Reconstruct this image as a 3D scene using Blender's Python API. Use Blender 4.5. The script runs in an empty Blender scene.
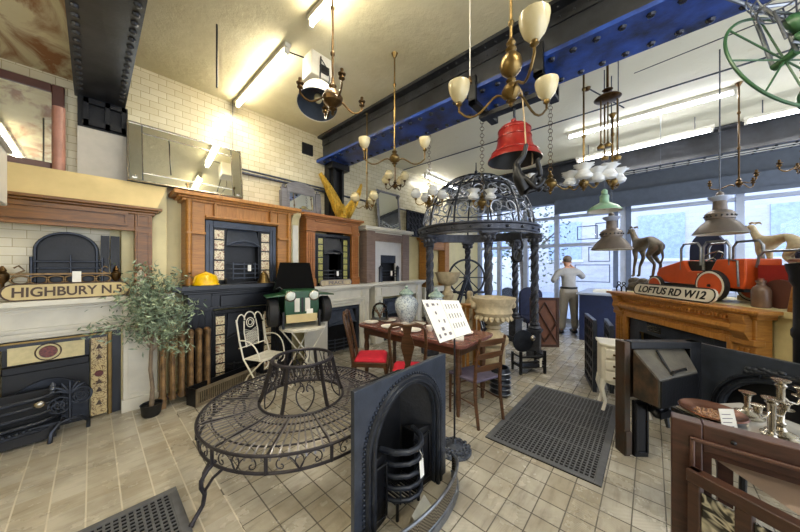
import bpy, bmesh, math, random
from mathutils import Vector, Matrix, Euler
random.seed(7)
PI = math.pi
R = math.radians
SC = bpy.context.scene
COL = SC.collection

# ------------------------------------------------------------------ camera
cam_data = bpy.data.cameras.new('camera')
cam = bpy.data.objects.new('camera', cam_data)
COL.objects.link(cam)
cam.location = (0, 0, 1.5)
cam.rotation_euler = (R(90), 0, R(42.1 - 90))
cam_data.sensor_width = 36
cam_data.lens = 36 * 278 / 800
cam_data.clip_start = 0.05
cam_data.clip_end = 200
cam_data.shift_y = 0.5 / 800
SC.camera = cam

# ------------------------------------------------------------------ sky
W = bpy.data.worlds.new('sky')
SC.world = W
W.use_nodes = True
wn, wl = W.node_tree.nodes, W.node_tree.links
wn.clear()
wo = wn.new('ShaderNodeOutputWorld')
wb = wn.new('ShaderNodeBackground')
wt = wn.new('ShaderNodeTexCoord')
ws = wn.new('ShaderNodeSeparateXYZ')
wr = wn.new('ShaderNodeValToRGB')
wl.new(wt.outputs['Generated'], ws.inputs[0])
wl.new(ws.outputs['Z'], wr.inputs[0])
wr.color_ramp.elements[0].position = 0.0
wr.color_ramp.elements[0].color = (0.86, 0.92, 1.0, 1)
wr.color_ramp.elements[1].position = 0.7
wr.color_ramp.elements[1].color = (0.64, 0.77, 1.0, 1)
wl.new(wr.outputs[0], wb.inputs[0])
wb.inputs[1].default_value = 3.0
wl.new(wb.outputs[0], wo.inputs[0])

# ------------------------------------------------------------------ exposure
vs = SC.view_settings
vs.view_transform = 'Standard'
vs.look = 'None'
vs.gamma = 1
vs.use_curve_mapping = False
vs.exposure = 0.45
try:
    SC.cycles.use_denoising = True
    SC.cycles.max_bounces = 8
    SC.cycles.caustics_reflective = False
    SC.cycles.caustics_refractive = False
    SC.cycles.sample_clamp_indirect = 6
except Exception:
    pass

# ------------------------------------------------------------------ materials
def lin(c):
    if isinstance(c, str):
        c = [int(c[i:i + 2], 16) / 255 for i in (0, 2, 4)]
        return [x / 12.92 if x <= 0.04045 else ((x + 0.055) / 1.055) ** 2.4 for x in c]
    return list(c)

class NT:
    def __init__(s, name):
        s.m = bpy.data.materials.new(name)
        s.m.use_nodes = True
        s.n, s.l = s.m.node_tree.nodes, s.m.node_tree.links
        s.b = s.n['Principled BSDF']
        s.tc = None
    def new(s, t, **kw):
        x = s.n.new('ShaderNode' + t)
        for k, v in kw.items():
            setattr(x, k, v)
        return x
    def obj(s):
        if not s.tc:
            s.tc = s.new('TexCoord').outputs['Object']
        return s.tc
    def map(s, sc=(1, 1, 1), loc=(0, 0, 0), rot=(0, 0, 0)):
        m = s.new('Mapping')
        s.l.new(s.obj(), m.inputs[0])
        m.inputs['Scale'].default_value = sc
        m.inputs['Location'].default_value = loc
        m.inputs['Rotation'].default_value = rot
        return m.outputs[0]
    def noise(s, scale, detail=4, vec=None, rough=.6, dist=0):
        x = s.new('TexNoise')
        x.inputs['Scale'].default_value = scale
        x.inputs['Detail'].default_value = detail
        x.inputs['Roughness'].default_value = rough
        x.inputs['Distortion'].default_value = dist
        s.l.new(vec if vec is not None else s.obj(), x.inputs['Vector'])
        return x.outputs['Fac']
    def ramp(s, fac, stops):
        x = s.new('ValToRGB')
        e = x.color_ramp.elements
        while len(e) < len(stops):
            e.new(0.5)
        for i, (p, c) in enumerate(stops):
            e[i].position = p
            e[i].color = (*lin(c)[:3], 1)
        s.l.new(fac, x.inputs[0])
        return x.outputs[0]
    def mix(s, fac, a, b, mode='MIX'):
        x = s.new('MixRGB', blend_type=mode)
        for i, v in ((0, fac), (1, a), (2, b)):
            if hasattr(v, 'links') or hasattr(v, 'is_linked'):
                s.l.new(v, x.inputs[i])
            elif i == 0:
                x.inputs[0].default_value = v
            else:
                x.inputs[i].default_value = (*lin(v)[:3], 1)
        return x.outputs[0]
    def math(s, op, a, b=None):
        x = s.new('Math', operation=op)
        for i, v in enumerate((a, b)):
            if v is None:
                continue
            if hasattr(v, 'is_linked'):
                s.l.new(v, x.inputs[i])
            else:
                x.inputs[i].default_value = v
        return x.outputs[0]
    def bump(s, h, strength=.3, dist=.01):
        x = s.new('Bump')
        x.inputs['Strength'].default_value = strength
        x.inputs['Distance'].default_value = dist
        s.l.new(h, x.inputs['Height'])
        s.l.new(x.outputs[0], s.b.inputs['Normal'])
    def col(s, c):
        s.l.new(c, s.b.inputs['Base Color'])
    def set(s, rough=.5, metal=0, spec=.5):
        s.b.inputs['Roughness'].default_value = rough
        s.b.inputs['Metallic'].default_value = metal
        s.b.inputs['Specular IOR Level'].default_value = spec
        return s

def mat(name, c, rough=.5, metal=0., var=.2, scale=9, bump=0., bscale=45, spec=.5, c2=None):
    t = NT(name).set(rough, metal, spec)
    c = lin(c)
    a = [x * (1 - var) for x in c] if c2 is None else lin(c2)
    b = [min(1, x * (1 + var)) for x in c]
    t.col(t.ramp(t.noise(scale, 5), [(.32, a), (.68, b)]))
    if bump:
        t.bump(t.noise(bscale, 3), bump, .006)
    return t.m

def wood(name, c1, c2, rough=.4, s=(3, 3, 28), scale=1.4, spec=.5, knots=.0):
    t = NT(name).set(rough, 0, spec)
    v = t.map(s)
    n = t.noise(scale, 6, v, .65, 1.2)
    base = t.ramp(n, [(.3, c1), (.7, c2)])
    k = t.noise(5, 2)
    base = t.mix(t.ramp(k, [(.62, (0, 0, 0)), (.8, (.55, .55, .55))]), base, [x * .5 for x in lin(c1)])
    t.col(base)
    t.bump(n, .12, .004)
    return t.m

def emit(name, c, st):
    t = NT(name)
    t.b.inputs['Base Color'].default_value = (*lin(c), 1)
    t.b.inputs['Emission Color'].default_value = (*lin(c), 1)
    t.b.inputs['Emission Strength'].default_value = st
    return t.m

def glass(name, c, rough=.02, alpha=.12):
    m = bpy.data.materials.new(name)
    m.use_nodes = True
    n, l = m.node_tree.nodes, m.node_tree.links
    n.clear()
    o = n.new('ShaderNodeOutputMaterial')
    mx = n.new('ShaderNodeMixShader')
    tr = n.new('ShaderNodeBsdfTransparent')
    gl = n.new('ShaderNodeBsdfGlossy')
    fr = n.new('ShaderNodeFresnel')
    fr.inputs[0].default_value = 1.35
    tr.inputs[0].default_value = (*lin(c), 1)
    gl.inputs['Roughness'].default_value = rough
    l.new(fr.outputs[0], mx.inputs[0])
    l.new(tr.outputs[0], mx.inputs[1])
    l.new(gl.outputs[0], mx.inputs[2])
    l.new(mx.outputs[0], o.inputs[0])
    return m

M = {}
M['iron'] = mat('cast_iron', '2f333c', .38, .55, .35, 14, .25)
M['iron_black'] = mat('black_iron', '131418', .4, .35, .35, 12, .25)
M['iron_old'] = mat('rusty_iron', '3b3833', .55, .4, .3, 7, .4, c2='4e3526')
M['steel'] = mat('worn_steel', '8b8f96', .3, .85, .25, 20, .15)
M['pav'] = mat('pavilion_iron', '3f424c', .4, .45, .35, 12, .3)
M['iron_grey'] = mat('grey_iron', '535863', .42, .5, .4, 16, .3)
M['wire'] = mat('dark_wire', '37343a', .4, .5, .3, 20, .1)
M['slat'] = mat('sheen_bench_slats', '7d7a7e', .38, .6, .3, 16, .1)  # paler grey puts the sheen on the slats into their colour
M['beam'] = mat('beam_paint', '33353b', .38, .1, .35, 3, .15, c2='17181b')
M['beam_blue'] = mat('beam_window_blue', '2449a4', .32, 0, .3, 4, .3, spec=.6, c2='0d1838')  # blue of window light reflected under the flange, put into the colour
M['pine'] = wood('honey_pine', '8c5a26', 'b8823c', .38)
M['pine_dark'] = wood('dark_pine', '55350f', '8c5c24', .35)
M['pine_x'] = wood('orange_pine', '9c6429', 'c68d48', .36, (28, 3, 3))
M['pine_h'] = wood('honey_pine_rail', '824e25', 'a86e38', .38, (3, 3, 28))
M['mahogany'] = wood('mahogany', '32200f', '61402a', .28)
M['redwood'] = wood('red_table_wood', '63362f', '8d6156', .15, (20, 3, 3))
M['oak'] = wood('weathered_oak', '6b5850', '8a766a', .5)
M['brown_wood'] = wood('brown_surround_wood', '2a1711', '4e2e24', .4, (4, 4, 24))
M['grey_wood'] = wood('grey_painted_wood', '5c5c62', '7f7f84', .6)
M['white_paint'] = mat('white_paint', 'dcd8cc', .45, 0, .08, 5, .08)
M['white_metal'] = mat('white_painted_iron', 'ece7d8', .4, .1, .1, 20, .1)
M['cream'] = mat('cream_paint', 'd8cc9c', .55, 0, .09, 3, .1)
M['cream_dark'] = mat('old_cream_paint', 'cdb986', .55, 0, .12, 3, .12)
M['stone_w'] = mat('white_stone', 'd5d0c2', .4, 0, .1, 4, .08)
M['slate'] = mat('black_slate', '191b22', .28, .1, .4, 4, .12)
M['blue_slate'] = mat('blue_grey_iron', '3a404c', .34, .3, .3, 6, .2)
M['brass'] = mat('old_brass', '77623c', .33, .95, .25, 18, .1)
M['brass_dark'] = mat('tarnished_brass', '5f4a30', .32, .95, .35, 22, .15)
M['gold'] = mat('gilded_carving', 'c9a23c', .4, .55, .3, 25, .4)
M['copper'] = mat('copper', '5c3a2a', .35, .85, .25, 10, .1)
M['silver'] = mat('silver_plate', 'a8a091', .24, .95, .2, 15, .1)
M['red'] = mat('red_enamel', '8a211b', .3, 0, .15, 6, .08)
M['red_fabric'] = mat('red_velvet', 'c01830', .8, 0, .15, 14, .15, 90)
M['blue_fabric'] = mat('slate_blue_seat', '5a5266', .7, 0, .2, 14, .2, 90)
M['orange_red'] = mat('orange_red_paint', 'c65226', .32, 0, .15, 5, .05)
M['green_car'] = mat('racing_green_paint', '1e4a2c', .3, 0, .2, 6, .03)
M['green'] = mat('green_paint', '2c5432', .4, 0, .2, 12, .05)
M['green_enamel'] = mat('pale_green_enamel', '8db596', .3, 0, .12, 8, .03)
M['yellow'] = mat('yellow_plastic', 'e6b800', .3, 0, .08, 8)
M['black'] = mat('matt_black', '121215', .5, 0, .2, 8)
M['rubber'] = mat('grey_rubber', '55565a', .6, 0, .15, 20, .2)
M['tyre'] = mat('black_tyre', '1e1e20', .7, 0, .2, 20, .2)
M['stone'] = mat('cast_stone', 'b5a688', .8, 0, .22, 14, .5, 60)
M['bronze'] = mat('weathered_bronze', '625a50', .55, .35, .35, 12, .35)
M['paper'] = mat('white_paper', 'f0eee6', .7, 0, .03, 5)
M['ink'] = mat('dark_ink', '746e74', .7, 0, .1, 5)
M['letter'] = mat('brown_lettering', '4a382c', .6, 0, .15, 12)
M['china'] = mat('white_china', 'efe9dc', .18, 0, .04, 5)
M['hood_black'] = mat('black_bonnet_lining', '050506', .8, 0, .2, 6, spec=.1)
M['navy'] = mat('navy_cloth', '1c2444', .8, 0, .25, 12, .15)
M['stoneware'] = mat('brown_stoneware', '665042', .35, 0, .22, 9, .15)
M['bark'] = mat('olive_bark', '7a6a58', .85, 0, .3, 18, .6)
M['skin'] = mat('skin', 'c09076', .55, 0, .08, 10)
M['hair'] = mat('grey_hair', '6d6258', .7, 0, .3, 40, .4)
M['shirt'] = mat('grey_shirt', '9a9a9c', .8, 0, .1, 10, .15, 30)
M['trousers'] = mat('khaki_trousers', '98928a', .8, 0, .1, 10, .15, 30)
M['leather'] = mat('brown_leather', '6e4636', .5, 0, .2, 10, .15)
M['rust_rad'] = mat('rusty_radiator_paint', '8a6c48', .45, .3, .3, 10, .3, c2='54402c')
M['mirror'] = mat('mirror_glass', 'f4f5ec', .03, 1, .02, 3)
M['aluminium'] = mat('pale_window_frame', 'a9b4cc', .4, .2, .1, 5)
M['frame_blue'] = mat('slate_window_frame', '5c6a86', .45, .1, .15, 5)
M['red_brown'] = mat('red_brown_paint', '55332a', .4, 0, .2, 6, .1)
M['pane'] = glass('window_glass', 'eef4ff')
M['clear'] = glass('clear_glass', 'e8f0f0', .02)
M['tube'] = emit('fluorescent_tube', 'fff2d4', 42)
M['tube_cool'] = emit('daylight_tube', 'f4f6ff', 16)
M['opal'] = mat('opal_glass', 'c4b893', .2, 0, .06, 10, spec=.6)
M['frost'] = mat('frosted_white_glass', 'cfd2d4', .15, 0, .05, 10, spec=.7)

def make_floor():
    t = NT('ribbed_quarry_tiles').set(.3, 0, .65)
    s = .1515
    sp = t.new('SeparateXYZ')
    t.l.new(t.obj(), sp.inputs[0])
    X, Y = sp.outputs['X'], sp.outputs['Y']
    u = t.math('DIVIDE', t.math('ADD', X, .33 + 40 * s), s)
    v = t.math('DIVIDE', t.math('ADD', Y, -.54 + 40 * s), s)
    def line(c, w):
        f = t.math('ABSOLUTE', t.math('SUBTRACT', t.math('FRACT', t.math('ADD', c, .5)), .5))
        return t.math('LESS_THAN', f, w)
    # towards the left wall the cross joints are worn flush
    worn = t.math('GREATER_THAN', t.math('ADD', X, t.math('MULTIPLY', t.noise(2, 3), .5)), .85)
    gx, gy = line(u, .026), t.math('MULTIPLY', line(v, .022), t.math('ADD', t.math('MULTIPLY', worn, .8), .2))
    g = t.math('MAXIMUM', gx, gy)
    cb = t.new('CombineXYZ')
    t.l.new(t.math('FLOOR', u), cb.inputs[0])
    t.l.new(t.math('FLOOR', v), cb.inputs[1])
    wn_ = t.new('TexWhiteNoise')
    wn_.noise_dimensions = '2D'
    t.l.new(cb.outputs[0], wn_.inputs['Vector'])
    rnd = wn_.outputs['Value']
    base = t.ramp(rnd, [(0, 'b3aa98'), (.5, 'bdb6a6'), (1, 'c6c0b2')])
    n = t.noise(3.0, 6)
    base = t.mix(t.ramp(n, [(.38, (0, 0, 0)), (.68, (.6, .6, .6))]), base, '877d6a')
    n2 = t.noise(9, 5, t.map((.4, 2.2, 1)))
    base = t.mix(t.ramp(n2, [(.5, (0, 0, 0)), (.75, (.45, .45, .45))]), base, '70685a')
    gc = t.mix(worn, 'd2cab8', '6c665c')
    t.col(t.mix(g, base, gc))
    k = 2 * PI / .0125
    d1 = t.math('SINE', t.math('MULTIPLY', t.math('ADD', X, Y), k))
    d2 = t.math('SINE', t.math('MULTIPLY', t.math('SUBTRACT', X, Y), k))
    pick = t.math('GREATER_THAN', rnd, .5)
    rib = t.math('ADD', t.math('MULTIPLY', d1, pick), t.math('MULTIPLY', d2, t.math('SUBTRACT', 1, pick)))
    h = t.math('SUBTRACT', t.math('MULTIPLY', t.math('MULTIPLY', rib, worn), .28), t.math('MULTIPLY', g, 1.0))
    t.bump(h, .6, .004)
    r = t.ramp(t.noise(5, 4), [(.3, (.13, .13, .13)), (.75, (.36, .36, .36))])
    t.l.new(r, t.b.inputs['Roughness'])
    return t.m
M['floor'] = make_floor()

def make_brick(name, axis, c1, c2, mortar, bw=.152, bh=.076):
    t = NT(name).set(.25, 0, .5)
    sp = t.new('SeparateXYZ')
    t.l.new(t.obj(), sp.inputs[0])
    cb = t.new('CombineXYZ')
    a = t.math('ADD', sp.outputs[axis], 20)
    t.l.new(a, cb.inputs[0])
    t.l.new(sp.outputs['Z'], cb.inputs[1])
    b = t.new('TexBrick')
    b.inputs['Scale'].default_value = 1
    b.inputs['Brick Width'].default_value = bw
    b.inputs['Row Height'].default_value = bh
    b.inputs['Mortar Size'].default_value = .0025
    b.inputs['Color1'].default_value = (*lin(c1), 1)
    b.inputs['Color2'].default_value = (*lin(c2), 1)
    b.inputs['Mortar'].default_value = (*lin(mortar), 1)
    t.l.new(cb.outputs[0], b.inputs['Vector'])
    n = t.noise(2.5, 5)
    t.col(t.mix(t.ramp(n, [(.4, (0, 0, 0)), (.8, (.5, .5, .5))]), b.outputs['Color'], 'b8a880'))
    t.bump(b.outputs['Fac'], .35, -.004)
    return t.m
M['tilewall'] = make_brick('cream_glazed_brick', 'X', 'd9d2b8', 'c9c0a2', '9c9070')

def make_ceiling():
    t = NT('peeling_cream_ceiling').set(.6, 0, .3)
    n = t.noise(.9, 6)
    c = t.ramp(n, [(.3, 'c6be9c'), (.55, 'dad4b6'), (.75, 'e4dfc8')])
    sp = t.new('SeparateXYZ')
    t.l.new(t.obj(), sp.inputs[0])
    # rust stains are kept to the bay before the first beam
    m = t.math('LESS_THAN', sp.outputs['X'], 0.0)
    st = t.ramp(t.noise(1.6, 6, t.map((2.2, .9, 1)), .6, 1.0), [(.46, (0, 0, 0)), (.60, (.9, .9, .9))])
    c = t.mix(t.math('MULTIPLY', m, st), c, '8a5224')
    # the bay by the shop front is painted a cleaner white
    m2 = t.math('GREATER_THAN', sp.outputs['X'], 2.8)
    c = t.mix(m2, c, 'e2dfca')
    pe = t.noise(7, 5, None, .7)
    flake = t.ramp(pe, [(.66, (0, 0, 0)), (.69, (.6, .6, .6))])
    c = t.mix(flake, c, 'd9d2b4')
    t.col(c)
    t.bump(pe, .45, .02)
    return t.m
M['ceiling'] = make_ceiling()

def make_marble_tile(name, base, spot, sc=24):
    t = NT(name).set(.2, 0, .5)
    n = t.noise(sc, 2, None, .4, 1.5)
    t.col(t.ramp(n, [(.44, base), (.5, spot), (.56, base)]))
    return t.m
M['flower_tile'] = make_marble_tile('flowered_tile', 'ddd0aa', '7a2e26')
M['urn_tile'] = make_marble_tile('ornament_tile', 'cbb583', '57301e')
M['green_tile'] = make_marble_tile('green_gold_tile', 'a8a05c', '6c7a44')
M['blue_white'] = make_marble_tile('blue_and_white_glaze', 'c3ccd0', '4a5c78')
M['torn'] = make_marble_tile('torn_black_white_paper', '25231f', 'c9c4b2', 9)
M['brick_out'] = make_brick('pale_street_brick', 'Y', 'cac8c9', 'bdbbbf', 'd4d4d8', .3, .1)

# ------------------------------------------------------------------ mesh helper
class MB:
    def __init__(s):
        s.bm = bmesh.new()
        s.M = Matrix()
    def at(s, loc=(0, 0, 0), rot=(0, 0, 0), sc=(1, 1, 1)):
        s.M = Matrix.LocRotScale(Vector(loc), Euler(rot), Vector(sc))
        return s
    def v(s, p):
        return s.bm.verts.new(s.M @ Vector(p))
    def f(s, vs):
        try:
            return s.bm.faces.new(vs)
        except ValueError:
            return None
    def box(s, x0, x1, y0, y1, z0, z1):
        v = [s.v(p) for p in ((x0, y0, z0), (x1, y0, z0), (x1, y1, z0), (x0, y1, z0), (x0, y0, z1), (x1, y0, z1), (x1, y1, z1), (x0, y1, z1))]
        for q in ((3, 2, 1, 0), (4, 5, 6, 7), (0, 1, 5, 4), (1, 2, 6, 5), (2, 3, 7, 6), (3, 0, 4, 7)):
            s.f([v[i] for i in q])
        return s
    def cb(s, c, d):
        return s.box(c[0] - d[0] / 2, c[0] + d[0] / 2, c[1] - d[1] / 2, c[1] + d[1] / 2, c[2] - d[2] / 2, c[2] + d[2] / 2)
    def hexa(s, a, b):
        """two quads, bottom ring a and top ring b"""
        n = len(a)
        va = [s.v(p) for p in a]
        vb = [s.v(p) for p in b]
        s.f(va[::-1]); s.f(vb)
        for i in range(n):
            j = (i + 1) % n
            s.f([va[i], va[j], vb[j], vb[i]])
        return s
    def prism(s, pts, a, b, plane='xz'):
        def q(p, d):
            if plane == 'xz':
                return (p[0], d, p[1])
            if plane == 'xy':
                return (p[0], p[1], d)
            return (d, p[0], p[1])
        return s.hexa([q(p, a) for p in pts], [q(p, b) for p in pts])
    def tube(s, pts, r, n=6, closed=False, flat=None):
        pts = [Vector(p) for p in pts]
        m = len(pts)
        rs = r if isinstance(r, (list, tuple)) else [r] * m
        up = Vector((0, 0, 1))
        rings = []
        prev = None
        for i, p in enumerate(pts):
            a = pts[i - 1] if (i > 0 or closed) else p
            b = pts[(i + 1) % m] if (i < m - 1 or closed) else p
            t = (b - a)
            if t.length < 1e-9:
                t = Vector((0, 0, 1))
            t.normalize()
            if prev is None:
                ref = up if abs(t.z) < .9 else Vector((1, 0, 0))
                x = t.cross(ref).normalized()
            else:
                x = prev - t * prev.dot(t)
                if x.length < 1e-6:
                    x = t.cross(up)
                x.normalize()
            prev = x
            y = t.cross(x)
            k = (1, 1) if not flat else flat
            rings.append([s.v(p + (x * math.cos(2 * PI * j / n + PI / n) * k[0] + y * math.sin(2 * PI * j / n + PI / n) * k[1]) * rs[i]) for j in range(n)])
        for i in range(m if closed else m - 1):
            A, B = rings[i], rings[(i + 1) % m]
            for j in range(n):
                s.f([A[j], A[(j + 1) % n], B[(j + 1) % n], B[j]])
        if not closed:
            s.f(rings[0][::-1]); s.f(rings[-1])
        return s
    def rod(s, a, b, r, r2=None, n=8):
        return s.tube([a, b], [r, r if r2 is None else r2], n)
    def ring(s, c, r, t, n=32, axis='z', m=6, a0=0, a1=None):
        def q(a):
            x, y = r * math.cos(a), r * math.sin(a)
            if axis == 'z':
                return (c[0] + x, c[1] + y, c[2])
            if axis == 'y':
                return (c[0] + x, c[1], c[2] + y)
            return (c[0], c[1] + x, c[2] + y)
        if a1 is None:
            return s.tube([q(2 * PI * i / n) for i in range(n)], t, m, True)
        return s.tube([q(a0 + (a1 - a0) * i / n) for i in range(n + 1)], t, m)
    def lathe(s, prof, c=(0, 0, 0), n=20, fr=0, fn=6, cap=True):
        rings = []
        for (r, z) in prof:
            rings.append([s.v((c[0] + r * (1 + fr * (math.cos(fn * 2 * PI * j / n) if z == prof[-1][1] else 0)) * math.cos(2 * PI * j / n),
                               c[1] + r * (1 + fr * (math.cos(fn * 2 * PI * j / n) if z == prof[-1][1] else 0)) * math.sin(2 * PI * j / n), c[2] + z)) for j in range(n)])
        for A, B in zip(rings, rings[1:]):
            for j in range(n):
                s.f([A[j], A[(j + 1) % n], B[(j + 1) % n], B[j]])
        if cap:
            s.f(rings[0][::-1]); s.f(rings[-1])
        return s
    def ball(s, c, r, sc=(1, 1, 1), n=14):
        m = max(6, n // 2)
        return s._ball(c, r, sc, n, m)
    def _ball(s, c, r, sc, n, m):
        rings = []
        for i in range(1, m):
            a = PI * i / m
            rings.append([s.v((c[0] + r * sc[0] * math.sin(a) * math.cos(2 * PI * j / n), c[1] + r * sc[1] * math.sin(a) * math.sin(2 * PI * j / n), c[2] - r * sc[2] * math.cos(a))) for j in range(n)])
        b = s.v((c[0], c[1], c[2] - r * sc[2])); t = s.v((c[0], c[1], c[2] + r * sc[2]))
        for A, B in zip(rings, rings[1:]):
            for j in range(n):
                s.f([A[j], A[(j + 1) % n], B[(j + 1) % n], B[j]])
        for j in range(n):
            s.f([b, rings[0][(j + 1) % n], rings[0][j]])
            s.f([t, rings[-1][j], rings[-1][(j + 1) % n]])
        return s
    def frame(s, x0, x1, z0, z1, b, y0, y1, bt=None, bb=None):
        bt = b if bt is None else bt
        bb = b if bb is None else bb
        s.box(x0, x0 + b, y0, y1, z0, z1); s.box(x1 - b, x1, y0, y1, z0, z1)
        if bt:
            s.box(x0 + b, x1 - b, y0, y1, z1 - bt, z1)
        if bb:
            s.box(x0 + b, x1 - b, y0, y1, z0, z0 + bb)
        return s
    def archplate(s, w, h, zs, r, y0, y1, rz=None, n=28, zb=0.):
        """rectangular plate with a round-headed opening down to zb"""
        rz = rz or r
        ang = [PI * i / n for i in range(n + 1)]
        for cx in (1, -1):
            ang.append(math.atan2((h - zs), cx * w / 2))
        ang = sorted(set(ang))
        inner, outer = [], []
        for a in ang:
            inner.append((r * math.cos(a), zs + rz * math.sin(a)))
            ca, sa = math.cos(a), math.sin(a)
            k = min((w / 2) / abs(ca) if abs(ca) > 1e-6 else 1e9, (h - zs) / sa if sa > 1e-6 else 1e9)
            outer.append((k * ca, zs + k * sa))
        inner = [(r, zb)] + inner + [(-r, zb)]
        outer = [(w / 2, zb)] + outer + [(-w / 2, zb)]
        L = []
        for (y, ) in ((y0,), (y1,)):
            L.append(([s.v((p[0], y, p[1])) for p in inner], [s.v((p[0], y, p[1])) for p in outer]))
        (i0, o0), (i1, o1) = L
        for k in range(len(inner) - 1):
            s.f([i0[k], i0[k + 1], o0[k + 1], o0[k]])
            s.f([i1[k], o1[k], o1[k + 1], i1[k + 1]])
            s.f([i0[k], i1[k], i1[k + 1], i0[k + 1]])
            s.f([o0[k], o0[k + 1], o1[k + 1], o1[k]])
        s.f([i0[0], o0[0], o1[0], i1[0]]); s.f([i0[-1], i1[-1], o1[-1], o0[-1]])
        return s
    def archline(s, r, zs, y, t, zb=0., rz=None, n=24, m=6):
        rz = rz or r
        pts = [(r, y, zb)] + [(r * math.cos(PI * i / n), y, zs + rz * math.sin(PI * i / n)) for i in range(n + 1)] + [(-r, y, zb)]
        return s.tube(pts, t, m)
    def build(s, name, m, parent=None, bevel=0, smooth=True, loc=None):
        bmesh.ops.recalc_face_normals(s.bm, faces=s.bm.faces)
        me = bpy.data.meshes.new(name)
        s.bm.to_mesh(me)
        s.bm.free()
        if smooth:
            me.polygons.foreach_set('use_smooth', [True] * len(me.polygons))
            me.set_sharp_from_angle(angle=R(38))
        o = bpy.data.objects.new(name, me)
        if isinstance(m, str):
            m = M[m]
        me.materials.append(m)
        COL.objects.link(o)
        if parent is not None:
            o.parent = parent
        if loc:
            o.location = loc
        if bevel:
            b = o.modifiers.new('bevel', 'BEVEL')
            b.width = bevel
            b.segments = 2
            b.limit_method = 'ANGLE'
        return o

def tag(o, label, cat, group=None, kind=None):
    o['label'] = label
    o['category'] = cat
    if group:
        o['group'] = group
    if kind:
        o['kind'] = kind
    return o

def thing(name, label, cat, loc=(0, 0, 0), rz=0., group=None):
    o = bpy.data.objects.new(name, None)
    o.empty_display_size = .1
    COL.objects.link(o)
    o.location = loc
    o.rotation_euler = (0, 0, rz)
    return tag(o, label, cat, group)

def struct(name, mb, m, bevel=0):
    o = mb.build(name, m, None, bevel)
    o['kind'] = 'structure'
    return o

def dup(root, loc, rz, label, group=None):
    r = root.copy(); COL.objects.link(r)
    r.location = loc
    r.rotation_euler = (0, 0, rz)
    r['label'] = label
    if group:
        r['group'] = group
    for ch in list(root.children):
        c = ch.copy(); COL.objects.link(c); c.parent = r
        for g in list(ch.children):
            d = g.copy(); COL.objects.link(d); d.parent = c
    return r

def text(name, string, w, h, m, parent, loc, rot=(R(90), 0, 0), ext=.002, shear=0.):
    cu = bpy.data.curves.new(name, 'FONT')
    cu.body = string
    cu.extrude = ext
    cu.offset = .022
    cu.shear = shear
    cu.align_x = 'CENTER'
    tmp = bpy.data.objects.new(name + '_c', cu)
    COL.objects.link(tmp)
    dg = bpy.context.evaluated_depsgraph_get()
    me = bpy.data.meshes.new_from_object(tmp.evaluated_get(dg))
    bpy.data.objects.remove(tmp)
    xs = [v.co.x for v in me.vertices]; ys = [v.co.y for v in me.vertices]
    cx, cy = (min(xs) + max(xs)) / 2, (min(ys) + max(ys)) / 2
    for v in me.vertices:
        v.co.x = (v.co.x - cx) * w / (max(xs) - min(xs))
        v.co.y = (v.co.y - cy) * h / (max(ys) - min(ys))
    o = bpy.data.objects.new(name, me)
    me.materials.clear()
    me.materials.append(M[m])
    COL.objects.link(o)
    o.parent = parent
    o.location = loc
    o.rotation_euler = rot
    return o

def skin(name, J, bones, m, parent, root, sub=2, loc=None):
    """one continuous body grown over a skeleton; J: key -> (x, y, z, radius)"""
    keys = list(J)
    me = bpy.data.meshes.new(name)
    me.from_pydata([J[k][:3] for k in keys], [(keys.index(a), keys.index(b)) for a, b in bones], [])
    o = bpy.data.objects.new(name, me)
    COL.objects.link(o)
    sk = o.modifiers.new('skin', 'SKIN')
    sk.use_smooth_shade = True
    for i, k in enumerate(keys):
        d = me.skin_vertices[0].data[i]
        d.radius = (J[k][3], J[k][4] if len(J[k]) > 4 else J[k][3])
        d.use_root = (k == root)
    if sub:
        ss = o.modifiers.new('sub', 'SUBSURF')
        ss.levels = ss.render_levels = sub
    me.materials.append(M[m])
    o.parent = parent
    if loc:
        o.location = loc
    return o

def spiral(cx, cz, r0, r1, a0, a1, n=14, y=0.):
    return [(cx + (r0 + (r1 - r0) * i / n) * math.cos(a0 + (a1 - a0) * i / n), y, cz + (r0 + (r1 - r0) * i / n) * math.sin(a0 + (a1 - a0) * i / n)) for i in range(n + 1)]
def bez(p0, p1, p2, p3, n=10):
    o = []
    for i in range(n + 1):
        t = i / n
        o.append(tuple((1 - t) ** 3 * a + 3 * (1 - t) ** 2 * t * b + 3 * (1 - t) * t * t * c + t ** 3 * d for a, b, c, d in zip(p0, p1, p2, p3)))
    return o

# ================================================================== SETTING
struct('floor', MB().box(-3, 8.6, -4.2, 4.3, -.1, 0), 'floor')
struct('ceiling', MB().box(.24, 8.9, -4.2, 4.4, 3.76, 3.9).box(-3, -.12, -4.2, 4.4, 3.36, 3.9), 'ceiling')
struct('wall_left', MB().box(-3, 8.9, 4.3, 4.5, 0, 3.76), 'tilewall')
struct('wall_left_lower', MB().box(.58, 8.5, 4.24, 4.3, 0, 2.3), 'cream', .004)
struct('wall_chimney_breast', MB().box(-3, .20, 4.16, 4.3, 1.2, 2.40).box(.20, .57, 4.10, 4.3, 0, 2.40).box(-3, .20, 4.22, 4.3, 0, 1.2), 'cream', .006)
struct('wall_breast_tiles', MB().box(-2.0, .12, 4.13, 4.16, 1.2, 2.0), 'tilewall')
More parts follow.
